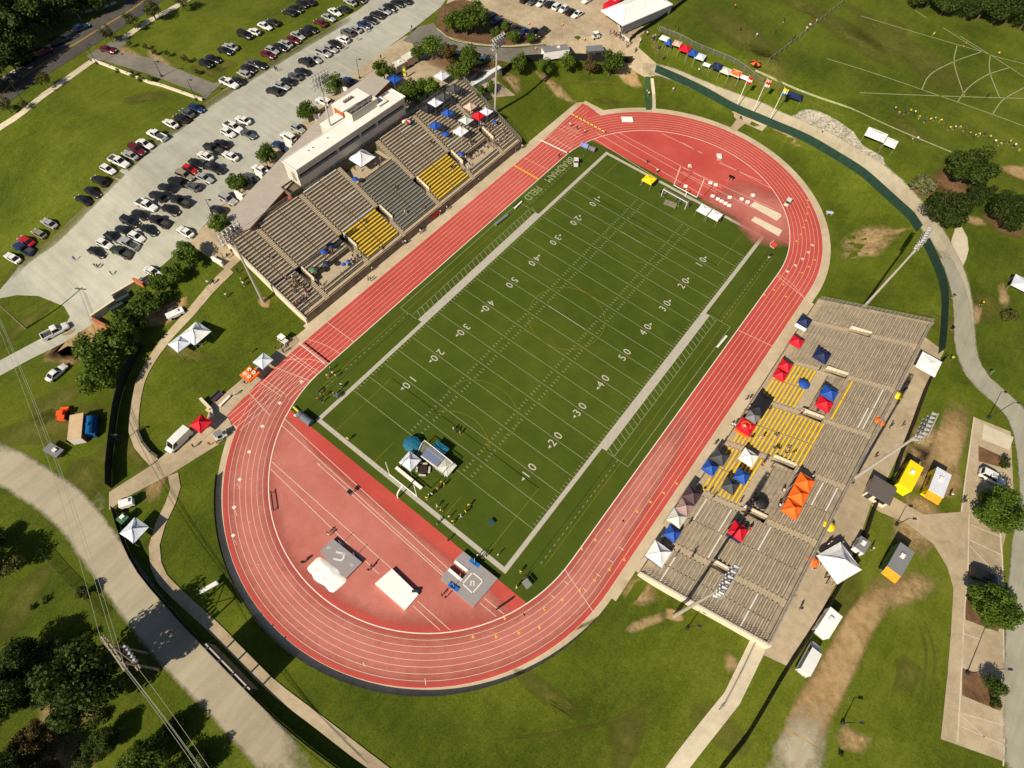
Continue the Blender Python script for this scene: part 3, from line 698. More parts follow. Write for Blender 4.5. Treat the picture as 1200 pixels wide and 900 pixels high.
m = MB(); m.box((1.0, -20.0, 2.5), (3.4, 3.4, .25)); m.box((2.65, -20.0, 3.1), (.1, 3.4, 1.1)); m.box((1.0, -21.65, 3.1), (3.4, .1, 1.1)); m.box((-.65,-20.0,3.1),(.1,3.4,1.1)); m.build('landing', TIER, pb)
cb = thing('concourse_building', 'low concourse building with a wide grey metal roof beside the parked cars', 'building', (-80, -8, 9))
rp = [(262,256),(402,108),(436,86),(457,95),(441,111),(412,141),(380,172),(345,210),(293,267),(287,269)]
P = [atz(u, v, 12.2)-V((-80, -8, 9)) for u, v in rp]
m = MB(); c = sum((p for p in P), V((0, 0, 0)))/len(P); m.prism([(c.x+(p.x-c.x)*.94, c.y+(p.y-c.y)*.97) for p in P], 0, 2.95); m.build('wall', BRICK, cb)
m = MB(); m.prism([(p.x, p.y) for p in P], 2.97, 3.2); m.build('roof', GREYROOF, cb)
m = MB()
for k in range(1, 26):
    t = k/26; a = P[0].lerp(P[1], t); b = P[8].lerp(P[4], t); m.box(((a.x+b.x)/2, (a.y+b.y)/2, 3.22), ((b.xy-a.xy).length*.96, .05, .05), math.atan2(b.y-a.y, b.x-a.x))
m.build('roof_seam', GREYROOF, cb)
for i, (u, v) in enumerate(((307,212),(341,176),(373,142),(405,112),(284,236))):
    p = at(u, v)-V((-80, -8, 9)); a = heading(u, v, 10, 6); m = MB(); m.box((p.x, p.y, 1.3), (2.6, .5, 2.7), a); m.build('buttress', ROOFW, cb)

# ------------------------------------------------------------------ canopies and umbrellas
CANC = dict(white=(.80,.79,.78), black=(.016,.015,.02), navy=(.012,.022,.08), blue=(.014,.075,.36), red=(.58,.008,.022), orange=(.80,.14,.012), teal=(.012,.12,.20), amber=(.80,.30,.01), grey=(.20,.20,.21), darkgrey=(.055,.058,.066), plum=(.075,.042,.05), rose=(.34,.215,.205), bone=(.58,.58,.52), yellow=(.85,.62,.01), tan=(.56,.40,.31), ice=(.60,.63,.70), purple=(.07,.05,.12), green=(.07,.16,.08))
def cm(c): return mat('cloth_'+c, CANC[c], .65, var=.11, scale=1.1)
def canopy(u, v, size, col, label, val=None, img=None, group=None, surf=SEAT, peak=.95, eave=2.15, base=None, legs=True, walls=None, name='canopy_tent', cat='canopy'):
    sx, sy = size if isinstance(size, tuple) else (size, size)
    p = at(u, v, eave+.35, surf) if base is None else atz(u, v, base+eave+.35)
    z0 = (surf(p.x, p.y) if base is None else base); rz = 0
    if img: rz = heading(u, v, *img)
    t = thing(name, label, cat, (p.x, p.y, z0), rz, group)
    m = MB(); N_ = 4; hx, hy = sx/2, sy/2
    cor = [(-hx, -hy), (hx, -hy), (hx, hy), (-hx, hy)]
    apex = [(0, -max(0, hy-hx), eave+.25+peak), (0, max(0, hy-hx), eave+.25+peak)] if hy > hx*1.2 else [(0, 0, eave+.25+peak)]*2
    if peak < .2: apex = [(0, 0, eave+.25+peak)]*2
    def side(a, b, ta, tb, k):
        rows = []
        for r in range(4):
            s = r/3; sag = -.13*peak*math.sin(math.pi*s)
            rows.append([tuple(V((*(V(a).lerp(V(b), q)), eave+.25-.09*math.sin(math.pi*q))).lerp(V(ta).lerp(V(tb), q), s)+V((0, 0, sag))) for q in (0, .5, 1)])
        for r in range(3):
            for q in range(2): m.face([rows[r][q], rows[r][q+1], rows[r+1][q+1], rows[r+1][q]], k)
    ap = [apex[0], apex[0], apex[1], apex[1]]
    for k in range(4):
        a, b = cor[k], cor[(k+1) % 4]; side(a, b, ap[k], ap[(k+1) % 4], 0)
    m.build('roof_cloth', [cm(col)], t)
    m = MB()
    for k in range(4):
        a, b = cor[k], cor[(k+1) % 4]
        e = [(a[0]*1.006, a[1]*1.006), (b[0]*1.006, b[1]*1.006)]
        m.face([(*e[0], eave-.06), (*e[1], eave-.06), (*e[1], eave+.24), (*e[0], eave+.24)])
    m.build('valance', [cm(val or col)], t)
    m = MB()
    for k in range(4): m.tube((*cor[k], eave+.27), (ap[k][0], ap[k][1], ap[k][2]+.01), .035, n=4)
    m.build('ridge_seam', [cm(val or col)], t)
    if legs:
        R_ = Matrix.Rotation(rz, 2)
        for c in cor:
            q = R_ @ V(c)*.97; zb = surf(p.x+q.x, p.y+q.y) if base is None else base
            if surf is SEAT and abs(p.x) > 45: zb = min(zb, z0+1.2)
            m = MB(); m.tube((c[0]*.97, c[1]*.97, zb-z0), (c[0]*.97, c[1]*.97, eave+.2), .035, n=5)
            m.build('leg', STEEL, t)
    for wk in (walls or []):
        k, wc, hgt_ = wk; a, b = cor[k], cor[(k+1) % 4]; m = MB()
        m.face([(a[0]*.99, a[1]*.99, eave-hgt_), (b[0]*.99, b[1]*.99, eave-hgt_), (b[0]*.99, b[1]*.99, eave-.05), (a[0]*.99, a[1]*.99, eave-.05)])
        m.build('side_cloth', cm(wc), t)
    return t
def umbrella(u, v, col, label, r=1.1, h=1.6, surf=SEAT, group=None, cols=None):
    p = at(u, v, h, surf); t = thing('umbrella', label, 'umbrella', p, random.random(), group); m = MB(); n = 8
    for k in range(n):
        a, b = 2*math.pi*k/n, 2*math.pi*(k+1)/n
        A, B = (r*math.cos(a), r*math.sin(a), h-.25), (r*math.cos(b), r*math.sin(b), h-.25)
        A2, B2 = (.55*r*math.cos(a), .55*r*math.sin(a), h+.08), (.55*r*math.cos(b), .55*r*math.sin(b), h+.08)
        mi = k % (len(cols) if cols else 1)
        m.face([A, B, B2, A2], mi); m.face([A2, B2, (0, 0, h+.25)], mi)
    m.build('umbrella_cloth', [cm(c) for c in (cols or [col])], t)
    m = MB(); m.tube((0, 0, 0), (0, 0, h+.3), .02, n=4); m.build('pole', STEEL, t); return t
HG, VG = 'canopies pitched on the home grandstand', 'canopies pitched on the visitor grandstand'
canopy(532,103,3,'darkgrey','dark grey canopy at the far top corner of the home grandstand',group=HG)
canopy(520,112.5,3,'darkgrey','dark grey canopy between the top corner canopy and a white one, home grandstand',group=HG)
canopy(510,119.5,3,'white','white canopy with blue edge between two dark canopies on home grandstand back row',val='blue',group=HG)
canopy(501,126,3,'black','black canopy nearest the press box on the home grandstand back row',group=HG)
canopy(524.5,131.5,2.5,'blue','bright blue canopy right below the white one with blue edge, home grandstand',group=HG)
canopy(510,146.5,2.5,'blue','bright blue canopy beside the stair aisle on the home grandstand',group=HG)
canopy(540,153,3,'white','plain white canopy nearest the track on the upper home grandstand',group=HG)
canopy(546,140,3.1,'bone','grey white canopy with teal valance on the home grandstand',val='teal',group=HG)
canopy(560.5,135,2.8,'red','red canopy on the upper end of the home grandstand',group=HG)
canopy(570,130,2.8,'white','white canopy with teal edge beside the red one at the home grandstand end',val='teal',group=HG)
canopy(551,124,2.7,'tan','pinkish tan canopy on the home grandstand behind the red one',group=HG)
canopy(423.5,184,5.0,'white','large white peaked tent in the notch below the press box',base=8.62,peak=1.7,eave=2.3,val='teal',name='peaked_tent',cat='tent')
for u,v,c,l,r in ((522,156,'blue','blue umbrella beside two blue canopies on the home grandstand',1.3),(341,230,'red','red umbrella at the back corner below the press box landing',1.3),(387,287,'navy','navy umbrella above its blue neighbour near the lower yellow benches',1.2),(379,294,'blue','blue umbrella left of the navy one near the lower yellow benches',1.0),(366.5,315,'green','green umbrella on the lower home grandstand',1.1),(382,308,'navy','navy umbrella right of the green umbrella on the lower home grandstand',1.0),(402.5,309,'blue','blue umbrella left of a pair on the lower walkway of the home grandstand',.7),(408,305.5,'blue','blue umbrella right of a pair on the lower walkway of the home grandstand',.7),(540,179,'blue','blue umbrella over spectators beside the upper yellow benches',1.0),(580,142,'blue','blue umbrella at the far end of the home grandstand',.8),(416,209,'blue','blue umbrella beside the big white tent below the press box',1.0)): umbrella(u,v,c,l,r*.85,1.5)
umbrella(476,141,'red','red white and green umbrella near the press box end',1.2,1.5,cols=['red','white','green'])
umbrella(943,449.5,'blue','bright blue umbrella on the upper yellow visitor benches',1.3,1.5)
umbrella(893.5,589,'black','large black umbrella on the visitor walkway beside the orange canopies',1.3,1.5)
canopy(921,428,2.6,'red','upper of two touching dark red canopies on yellow visitor benches',group=VG)
canopy(915,439,2.6,'red','lower of two touching dark red canopies on yellow visitor benches',group=VG)
canopy(963.5,416.5,3.1,'navy','navy canopy with white front cloth alone on the upper visitor benches',walls=[(3,'white',.9)],group=VG)
canopy(972,460.5,3,'blue','blue canopy touching a red one on the visitor walkway',group=VG)
canopy(966.5,473,3,'red','red canopy touching a blue one on the visitor walkway',group=VG)
canopy(892,474,(3.2,5.6),'black','long black canopy across the yellow visitor benches',group=VG,peak=.7)
canopy(882.5,488,2.4,'grey','grey canopy between the long black one and the flame patterned red one',group=VG,peak=.7)
cn = canopy(874.5,499.5,3.2,'red','red canopy with orange flame print and orange front on yellow visitor benches',walls=[(0,'orange',1.0)],group=VG,peak=.6)
m = MB(); 
for k in range(9):
    t = k/8*math.pi*1.3; m.box((.9*math.cos(t)-.1, .9*math.sin(t), 2.87-.27*abs(.9)+.12), (.55, .22, .04), t+1.2, 0)
m.box((-.35, -.35, 2.86), (.5, .5, .05), .6, 1); m.build('flame_print', [cm('orange'), cm('bone')], cn)
canopy(943,376.5,2.7,'navy','navy canopy with white front cloth at the top of the visitor front row',walls=[(0,'white',1.2)],group=VG)
canopy(934,400,2.7,'red','single red canopy on the visitor front rows',group=VG)
canopy(844,535,3,'darkgrey','dark grey canopy touching a blue one on the lower yellow visitor benches',group=VG)
canopy(832.5,548,2.6,'blue','blue canopy nearest the track beside a dark grey one',group=VG)
canopy(877.5,535.5,3,'white','white canopy alone on the lower yellow visitor benches',group=VG)
canopy(870,558,2.6,'blue','blue canopy touching a slate one on the lower yellow visitor benches',group=VG)
canopy(856,569,2.7,'darkgrey','slate canopy touching a blue one on the lower yellow visitor benches',group=VG)
canopy(811,580,3,'plum','dark plum canopy topmost of the front row of five',group=VG)
canopy(802.5,594,2.7,'rose','dusty pink canopy second in the front row of five',group=VG)
canopy(793.5,607,2.9,'bone','off white canopy third in the front row of five',group=VG)
canopy(788,625,2.5,'blue','blue canopy between two white ones in the front row',group=VG)
canopy(772,648.5,3.6,'white','largest white canopy with purple front flap at the bottom of the visitor front row',walls=[(0,'purple',.6)],group=VG)
canopy(865.5,622,2.9,'red','red canopy with navy front on the lower visitor benches beside the light pole shadow',walls=[(0,'navy',1.1)],group=VG)
for k,(u,v) in enumerate(((943.5,565),(936,580),(928.5,596))): canopy(u,v,3,'orange',('uppermost','middle','lowest')[k]+' of three joined orange canopies on the visitor grandstand',group=VG)
def ctent(*a, **k): return canopy(*a, surf=H, **k)
ctent(308,422.5,3,'ice','white canopy on the track side walk above the orange one',img=(20,14),peak=.6)
oc = ctent(292.5,437.5,3,'orange','orange canopy with four white discs beside the sprint chute',img=(20,14),peak=.5)
m = MB()
for sx,sy in ((-1,-1),(1,-1),(1,1),(-1,1)):
    for k in range(10):
        t0,t1 = k*math.pi/5,(k+1)*math.pi/5
        m.face([(sx*.62+r*math.cos(t), sy*.62+r*math.sin(t), 2.74) for r,t in ((.16,t0),(.44,t0),(.44,t1),(.16,t1))])
m.build('disc_print', WHITE, oc)
ctent(235,496,3.1,'red','red canopy beside the white van on the access walk',img=(20,14))
ctent(157,621,3.6,'ice','white canopy beside the dark fence at the service road',img=(20,14),val='teal')
ctent(229,390,4.6,'white','larger white peaked tent on the lawn below the home grandstand',img=(16,-18),peak=1.5,name='peaked_tent',cat='tent',val='teal')
ctent(210,402,3.4,'ice','smaller white tent touching the larger peaked one on the lawn',img=(16,-16),peak=.8)
ctent(480.5,540,3.1,'ice','white canopy beside the bottom goal posts',img=(12,9),peak=.8)
ctent(761,209.5,3,'yellow','yellow canopy on the top end line of the field',peak=.4)
ctent(825.5,245,3,'white','left of two joined white canopies at the top end line',peak=.35,group='joined white canopies')
ctent(838.5,251.5,3,'white','right of two joined white canopies at the top end line',peak=.35,group='joined white canopies')
ctent(1089,426,(4.2,4.6),'white','flat white canopy at the upper end of the visitor concourse',peak=.3)
ctent(984,659,5.4,'white','big white peaked tent at the edge of the visitor concourse',peak=2.0,img=(24,-14),name='peaked_tent',cat='tent')
ctent(747,8,(10,22),'white','huge white marquee at the top of the upper car park',peak=2.6,eave=3.0,img=(36,24),name='marquee',cat='tent',walls=[(1,'grey',2.4)])
ctent(518,88,3.2,'ice','white canopy on the plaza beside the trees',peak=.8)
ctent(803,56,3.3,'red','red canopy in the row beside the path, between blue ones',img=(16,8),peak=.9,group='team canopies in a row by the path')
ctent(812,61,3,'blue','blue canopy touching the red one in the row beside the path',img=(16,8),peak=.7,group='team canopies in a row by the path')
ctent(821,65.5,3,'ice','white canopy touching the blue one in the row beside the path',img=(16,8),peak=.5,group='team canopies in a row by the path')
ctent(841,77,3,'navy','navy canopy in the row beside the path',img=(16,8),group='team canopies in a row by the path')
ctent(851,82,3,'bone','off white canopy between navy and orange ones beside the path',img=(16,8),peak=.6,group='team canopies in a row by the path')
ctent(863,85,3.1,'orange','orange canopy at the right of the row beside the path',img=(16,8),peak=.6,val='white',group='team canopies in a row by the path')
ctent(783,49,2.2,'blue','small blue canopy at the left of the row beside the path',img=(16,8),group='team canopies in a row by the path')
ctent(794,50,(2.6,2.6),'tan','small tan canopy between the small blue and red ones',img=(16,8),peak=.5,group='team canopies in a row by the path')
ctent(779,44,(2.6,2.2),'white','small white canopy at the left end of the row beside the path',img=(16,8),peak=.3,group='team canopies in a row by the path')
ctent(828.5,75,(2.2,1.4),'white','small low white awning in the row beside the path',img=(16,8),peak=.3,eave=1.7,group='team canopies in a row by the path')
ctent(873,90,(3,1.6),'white','low white awning at the foot of the first flagpole',img=(16,8),peak=.3,eave=1.6,group='team canopies in a row by the path')
ctent(931,111,(2.6,5),'navy','long navy canopy beside the pitch at the stone bed',img=(8,-16),peak=.5)
ctent(1027.5,157,(4,5.5),'white','larger white canopy with blue sides beyond the stone bed',img=(8,-14),peak=.5,walls=[(0,'blue',1.3)],val='white')
ctent(1045,166.5,(3.4,3),'white','smaller white canopy with blue sides beyond the stone bed',img=(8,-14),peak=.4,val='white',walls=[(0,'blue',1.0)])
ctent(1201,108+225+8-33+25,(5,4),'ice','white canopy cut by the right edge of the picture',peak=.6)
umbrella(482.5,519.5,'teal','round teal umbrella beside the bottom soccer goal',1.9,1.6,surf=H)
umbrella(886,73,'orange','orange and black umbrella by the pitch side path',1.7,2.0,surf=H,cols=['orange','black'])
for k,(u,v,c,l) in enumerate(((1053,462.5,'yellow','yellow umbrella by the light pole shadow on the visitor concourse'),(972.5,616,'yellow','yellow umbrella on the concourse near the big white tent'),(1032,493,'orange','orange umbrella on the visitor concourse behind the benches'),(953.5,657.5,'orange','orange umbrella in front of the big white tent'))): umbrella(u,v,c,l,1.1,1.9,surf=H)

# ------------------------------------------------------------------ floodlight masts
def pole_h(b, head):
    best = None
    for k in range(40, 400):
        h = k*.1; q = px(b+V((0, 0, h))); d = (q-V(head)).length
        if best is None or d < best[0]: best = (d, h)
    return best[1]
LAMP = mat('lamp_silver', (.48, .47, .46), .35, .5)
def mast(base, head, label, tiers=3, per=6, rz=0, span=5.4, base_w=None):
    p = base_w or at(*base); h = pole_h(p, head)+ (tiers-1)*.5
    t = thing('floodlight_mast', label, 'light pole', p, rz, 'stadium floodlight masts')
    m = MB(); m.tube((0, 0, -.2), (0, 0, h), .34, .15, 10); m.build('pole', STEEL, t)
    s = -1 if p.x > 0 else 1
    for k in range(tiers):
        z = h-k*1.15; m = MB(); m.box((0, 0, z), (.16, span, .16)); m.build('crossarm', STEEL, t)
        for j in range(per):
            m = MB(); y = -span/2+span*(j+.5)/per; m.tube((s*.15, y, z+.12), (s*.75, y, z-.22), .14, .33, 8); m.build('lamp', LAMP, t)
    m = MB(); m.tube((0, 0, h-5.5), (0, 0, h-4.2), .28, .28, 8); m.build('ballast_box', STEEL, t)
mast((1010,362), (1080,275), 'tall floodlight mast beside the upper end of the visitor grandstand')
mast((790,722), (849,673), 'floodlight mast at the lower end of the visitor grandstand')
mast((1000,561), (1085,496), 'floodlight mast behind the middle of the visitor grandstand')
mast((580,133), (584,47), 'floodlight mast at the upper end of the home grandstand')
mast(None, (395,86), 'floodlight mast rising beside the press box', base_w=V((-72.6, -1.6, 9)))
mast((308.5,354), (274,269), 'floodlight mast at the lower end of the home grandstand')
def lamp_post(base, top, label, double=False, group='parking lot lamp posts', ang=.6):
    p = at(*base); h = max(4, min(9.5, pole_h(p, top))); t = thing('lamp_post', label, 'lamp post', p, ang, group)
    m = MB(); m.tube((0, 0, 0), (0, 0, .5), .28, .28, 8); m.tube((0, 0, 0), (0, 0, h), .10, .06, 6); m.build('pole', DSTEEL, t)
    for s in ((-1, 1) if double else (1,)):
        m = MB(); m.tube((0, 0, h-.1), (s*.7, 0, h), .04, n=4); m.box((s*.95, 0, h), (.65, .38, .14)); m.build('lamp_head', DSTEEL, t)
for b, tp, l in (((113.5,75),(102.5,51),'black lamp post at the corner of the entrance road'),((189.5,90),(181,72),'black lamp post halfway along the entrance road'),((230,117.5),(222,92),'lamp post at the lawn corner by the gravel lot'),((30,122),(12,93),'street lamp beside the main road'),((421.5,92),(417,69),'lamp post at the end of the grey concourse roof'),((522.5,37),(522,5),'tall lamp post on the planted island'),((248.5,249),(241.5,237),'small lamp post by the parking stalls below the grey roof'),((1158,490),(1187,469),'lamp post beside the visitor road bend'),((1050,615),(1062.5,609),'lamp post where the concourse walk meets the car park'),((1132.5,789),(1177,786),'lamp post on the lower mulch island of the visitor car park'),((986.5,847),(1001.5,846),'lamp post beside the lower end of the dirt track'),((142,519),(128,511),'lamp post beside the dark fence below the lawn'),((805,737),(813,732),'short lamp post on the grass near the lower visitor grandstand mast'),((315,198),(307.5,170),'lamp post behind a tree beside the grey roof')): lamp_post(b, tp, l)
# ------------------------------------------------------------------ vehicles
PAINT = dict(white=(.72,.72,.70), black=(.014,.014,.015), grey=(.085,.088,.092), silver=(.34,.345,.35), blue=(.014,.035,.115), red=(.42,.012,.014), maroon=(.12,.010,.018), beige=(.27,.23,.17), green=(.025,.035,.022))
def paint(c):
    n = 'car_paint_'+c
    if n not in MATS:
        m = mat(n, PAINT[c], .28, .0, spec=.5); m.node_tree.nodes['Principled BSDF'].inputs['Coat Weight'].default_value = .5
    return MATS[n]
HEADL = mat('headlight_glass', (.6, .6, .58), .1, spec=.6); TAILL = mat('tail_light', (.25, .01, .01), .2)
def loft(bm_or_mb, secs, m=0):
    """secs: (x, half width, z bottom, z top)"""
    rings = []
    for x, hw, zb, zt in secs:
        h = zt-zb; rings.append([(x, -hw*.92, zb), (x, -hw, zb+.3*h), (x, -hw*.97, zb+.72*h), (x, -hw*.82, zt), (x, hw*.82, zt), (x, hw*.97, zb+.72*h), (x, hw, zb+.3*h), (x, hw*.92, zb)])
    for a, b in zip(rings[:-1], rings[1:]):
        for k in range(8): l = (k+1) % 8; bm_or_mb.face([a[k], a[l], b[l], b[k]], m)
    bm_or_mb.face(rings[0][::-1], m); bm_or_mb.face(rings[-1], m)
def frustum(mb, x0, x1, w0, z0, u0, u1, w1, z1, m=0):
    b = [(x0, -w0, z0), (x1, -w0*.96, z0), (x1, w0*.96, z0), (x0, w0, z0)]; t = [(u0, -w1, z1), (u1, -w1*.97, z1), (u1, w1*.97, z1), (u0, w1, z1)]
    for k in range(4): l = (k+1) % 4; mb.face([b[k], b[l], t[l], t[k]], m)
    um = (u0+u1)/2; c = [(um, -w1, z1+.05), (um, w1, z1+.05)]
    mb.face([t[0], c[0], c[1], t[3]], m); mb.face([c[0], t[1], t[2], c[1]], m); mb.face([t[0], t[1], c[0]], m); mb.face([t[2], t[3], c[1]], m)
    return b, t
def inset_quad(mb, q, s=.12, off=.02):
    c = sum((V(p) for p in q), V((0, 0, 0)))/4; n = (V(q[1])-V(q[0])).cross(V(q[3])-V(q[0])).normalized()
    mb.face([V(p).lerp(c, s)+n*off for p in q])
SPEC = {  # length, half width, (cabin base back/front), (roof back/front), belt, height
 'sedan': (4.75, .91, -1.75, 1.0, -1.0, .15, .92, 1.42), 'hatchback': (4.2, .89, -1.85, .95, -1.45, .1, .95, 1.48),
 'suv': (4.85, .97, -2.3, 1.05, -2.05, .35, 1.06, 1.72), 'pickup': (5.7, 1.0, -.65, 1.35, -.45, .7, 1.12, 1.85), 'van': (5.8, .98, -2.85, 2.1, -2.8, 1.35, 1.15, 2.35)}
CARS = {}
def car_parts(kind):
    if kind in CARS: return CARS[kind]
    ln_, hw, b0, b1, r0, r1, belt, ht = SPEC[kind]; h = ln_/2; m = MB()
    if kind == 'pickup':
        loft(m, [(b0, hw*.99, .35, belt), (1.2, hw, .32, belt), (1.9, hw*.97, .32, belt-.05), (2.6, hw*.9, .38, belt-.16), (h, hw*.78, .45, .85)])
        m.box((-1.75, 0, .55), (2.2, 2*hw*.97, .5)); m.box((-1.75, hw*.91, .92), (2.2, .14, .46)); m.box((-1.75, -hw*.91, .92), (2.2, .14, .46)); m.box((-h+.08, 0, .85), (.14, 2*hw*.94, .6))
    elif kind == 'van':
        loft(m, [(-h, hw*.97, .4, 1.25), (-h+.1, hw, .32, belt), (1.9, hw, .32, belt), (2.5, hw*.96, .34, 1.08), (h-.05, hw*.82, .4, .9)])
    else:
        rear = belt-.02 if kind != 'sedan' else belt-.05
        loft(m, [(-h, hw*.74, .42, rear-.14), (-h+.12, hw*.9, .34, rear), (-h+.7, hw*.99, .28, belt), (.9, hw, .27, belt), (1.5, hw*.98, .28, belt-.06), (h-.3, hw*.88, .3, belt-.22), (h, hw*.68, .4, belt-.36)])
    b, t = frustum(m, b0, b1, hw*.93, belt-.03, r0, r1, hw*.74 if kind != 'van' else hw*.9, ht)
    body = m.mesh('body', [paint('white')])
    parts = [('body', body, None)]
    if kind == 'pickup':
        q = MB(); q.box((-1.75, 0, .82), (2.1, 2*hw*.8, .04)); parts.append(('bed_liner', q.mesh('bed_liner', [mat('bed_grey', (.05, .05, .05), .8)]), None))
    def glass(nm, *quads):
        q = MB()
        for s in quads: inset_quad(q, s)
        parts.append((nm, q.mesh(nm, [GLASS]), None))
    glass('windscreen', [b[1], b[2], t[2], t[1]])
    if kind != 'van': glass('rear_window', [b[3], b[0], t[0], t[3]])
    glass('side_window', [b[0], b[1], t[1], t[0]]) if kind != 'van' else glass('side_window', [V(b[1]).lerp(V(b[0]), .28), b[1], t[1], V(t[1]).lerp(V(t[0]), .2)])
    glass('side_window', [b[2], b[3], t[3], t[2]]) if kind != 'van' else glass('side_window', [b[2], V(b[2]).lerp(V(b[3]), .28), V(t[2]).lerp(V(t[3]), .2), t[2]])
    for x in (-h*.62, h*.63):
        for s in (-1, 1):
            q = MB(); q.tube((0, -.11, 0), (0, .11, 0), .33, .33, 12); parts.append(('wheel', q.mesh('wheel', [RUBBER]), (x, s*(hw-.10), .33)))
    for s in (-1, 1):
        q = MB(); q.box((h-.16, s*hw*.62, belt-.33), (.28, .34, .14)); parts.append(('headlight', q.mesh('headlight', [HEADL]), None))
        q = MB(); q.box((-h+.02, s*hw*.66, .72), (.12, .26, .2)); parts.append(('tail_light', q.mesh('tail_light', [TAILL]), None))
    CARS[kind] = parts; return parts
CARNAME = dict(sedan='parked_car', hatchback='parked_car', suv='parked_suv', pickup='pickup_truck', van='cargo_van')
def car(u, v, color, kind, hd, label, group=None, flip=False, surf=H):
    p = at(u, v, .6); rz = heading(u, v, hd[0]*8, hd[1]*8)+(math.pi if flip else 0)
    t = thing(CARNAME[kind], label, {'suv': 'car', 'sedan': 'car', 'hatchback': 'car', 'pickup': 'pickup truck', 'van': 'van'}[kind], (p.x, p.y, H(p.x, p.y)+.085), rz, group)
    for nm, me, loc in car_parts(kind):
        o = link(nm, me, t, loc)
        if nm == 'body' and color != 'white':
            o.material_slots[0].link = 'OBJECT'; o.material_slots[0].material = paint(color)
    return t
CC = dict(W='white', K='black', G='grey', S='silver', B='blue', R='red', M='maroon', T='beige', N='green')
KK = dict(s='sedan', h='hatchback', u='suv', p='pickup')
def row(data, hd, place, group, frm='from the lower left', jit=.06):
    items = []
    for i, d in enumerate(data.split()):
        u, v, ck = d.split(','); k = KK[ck[1]]
        if k == 'sedan' and (i*7+len(data)) % 5 == 2: k = 'hatchback'
        items.append((float(u), float(v), CC[ck[0]], k))
    labels = ordlabels([f'{c} {("pickup truck" if k == "pickup" else k)}' for _, _, c, k in items], place, frm)
    for (u, v, c, k), l in zip(items, labels):
        a = math.atan2(hd[1], hd[0])+random.uniform(-jit, jit)
        car(u, v, c, k, (math.cos(a), math.sin(a)), l, group, random.random() < .5)
row('15,302.5,Ws 28,292,Bp 31,282.5,Rs 46,274,Ts 58,262,Ss 98,234.5,Ks 109,225.5,Ks 117.5,212.5,Ku 127,199,Ws 140,190,Wp 152.5,182,Ss 161,176,Mu 170,169,Ws 184,159,Wp 200,145,Ws 212.5,139,Ks 219.5,132.5,Gs 230,127,Bs', (75, 38), 'along the left lawn edge', 'cars along the left lawn edge')
row('114,296,Ks 123,286,Ws 133,278,Ks 145,270,Ks 153,260.5,Ku 164,251.5,Ks 172.5,241,Wp 185,230.5,Ku 195,220.5,Ks 207,213.5,Ku 217,206.5,Tu 223,199,Rs 231,192,Ks 241,183,Ws 250,174.5,Kp 260,168.5,Ks 267.5,156,Ws 274,149.5,Wp 285,141,Ws', (90, 41), 'in the central cluster left file', 'cars in the left file of the central cluster')
row('142.5,296,Np 151.5,286,Sp 160.5,278,Ws 175,270,Ks 187,260,Kp 200,246.5,Ks 211,236,Kp 226,219,Gs 240,209,Ss 251,197.5,Kp 270,183,Ws 291,157.5,Gs', (90, 41), 'in the central cluster right file', 'cars in the right file of the central cluster')
row('321,107.5,Ku 330,101,Ss 337.5,95.5,Ks 345.5,89.5,Gs 353.5,84,Ks 358,73,Ku 368,69.5,Ss 379,62.5,Su 387,57.5,Ss 393,52,Ks 402,46.5,Ws 407,38.5,Gu 416,34.5,Ss 427,29.5,Bs 434.5,24,Ks 441.5,18,Ku 449.5,13,Ss 457,9,Ks 466,4.5,Ks 475,1,Ks', (70, 28), 'in the middle row of the upper gravel lot', 'cars in the middle row of the upper lot')
row('269,98,Wp 277.5,95,Ks 286,87,Ss 291.5,81,Ks 297.5,75,Gs 304,76.5,Ks 314,64.5,Ms 319,59.5,Ss 329,56,Ks 335,51.5,Ss 344,47,Ms 349,42,Ss 357,38,Ks 364.5,34.5,Ks 375.5,27,Ms 385,21,Ss 392.5,14.5,Ws 403,11,Ks 410.5,3,Ss 421,0,Ks', (70, 32), 'along the upper lawn edge of the gravel lot', 'cars along the upper lawn edge')
row('241,75,Ks 250,69.5,Ks 264,60,Ks 270,55,Ss 287,41.5,Ku 297.5,37.5,Ws 310.5,31,Ws 319.5,26.5,Ks 339,15,Ks 346.5,11,Ks 354,5.5,Ks 362,2.5,Ks', (70, 28), 'parked out on the upper lawn', 'cars parked on the upper lawn')
row('176,331,Ks 180,319,Ws 217.5,272,Ws 255.5,247,Ks 267.5,234,Su 294,208,Gs 305,198.5,Ws 329,171.5,Bs 338,161,Wu 349,151,Ss 379.5,119.5,Wu 409,95,Bs', (70, 38), 'in the stalls beside the grey roof', 'cars in the stalls by the concourse building')
row('615,0,Ks 624.5,2,Gs 634.5,3.5,Ws 645,5,Ks 653.5,8,Wu 660.5,11,Ws 668.5,14,Ks 676.5,17,Ws 688,0,Ws', (48, -32), 'in the upper car park row', 'cars in the upper car park row', 'from the left')
row('574,19,Bs 582,24,Bs 592,29,Ks 604,33.5,Ks 614,37,Bs 624,37.5,Ks 635,39,Ku', (48, -32), 'behind the planted island', 'cars behind the planted island', 'from the left')
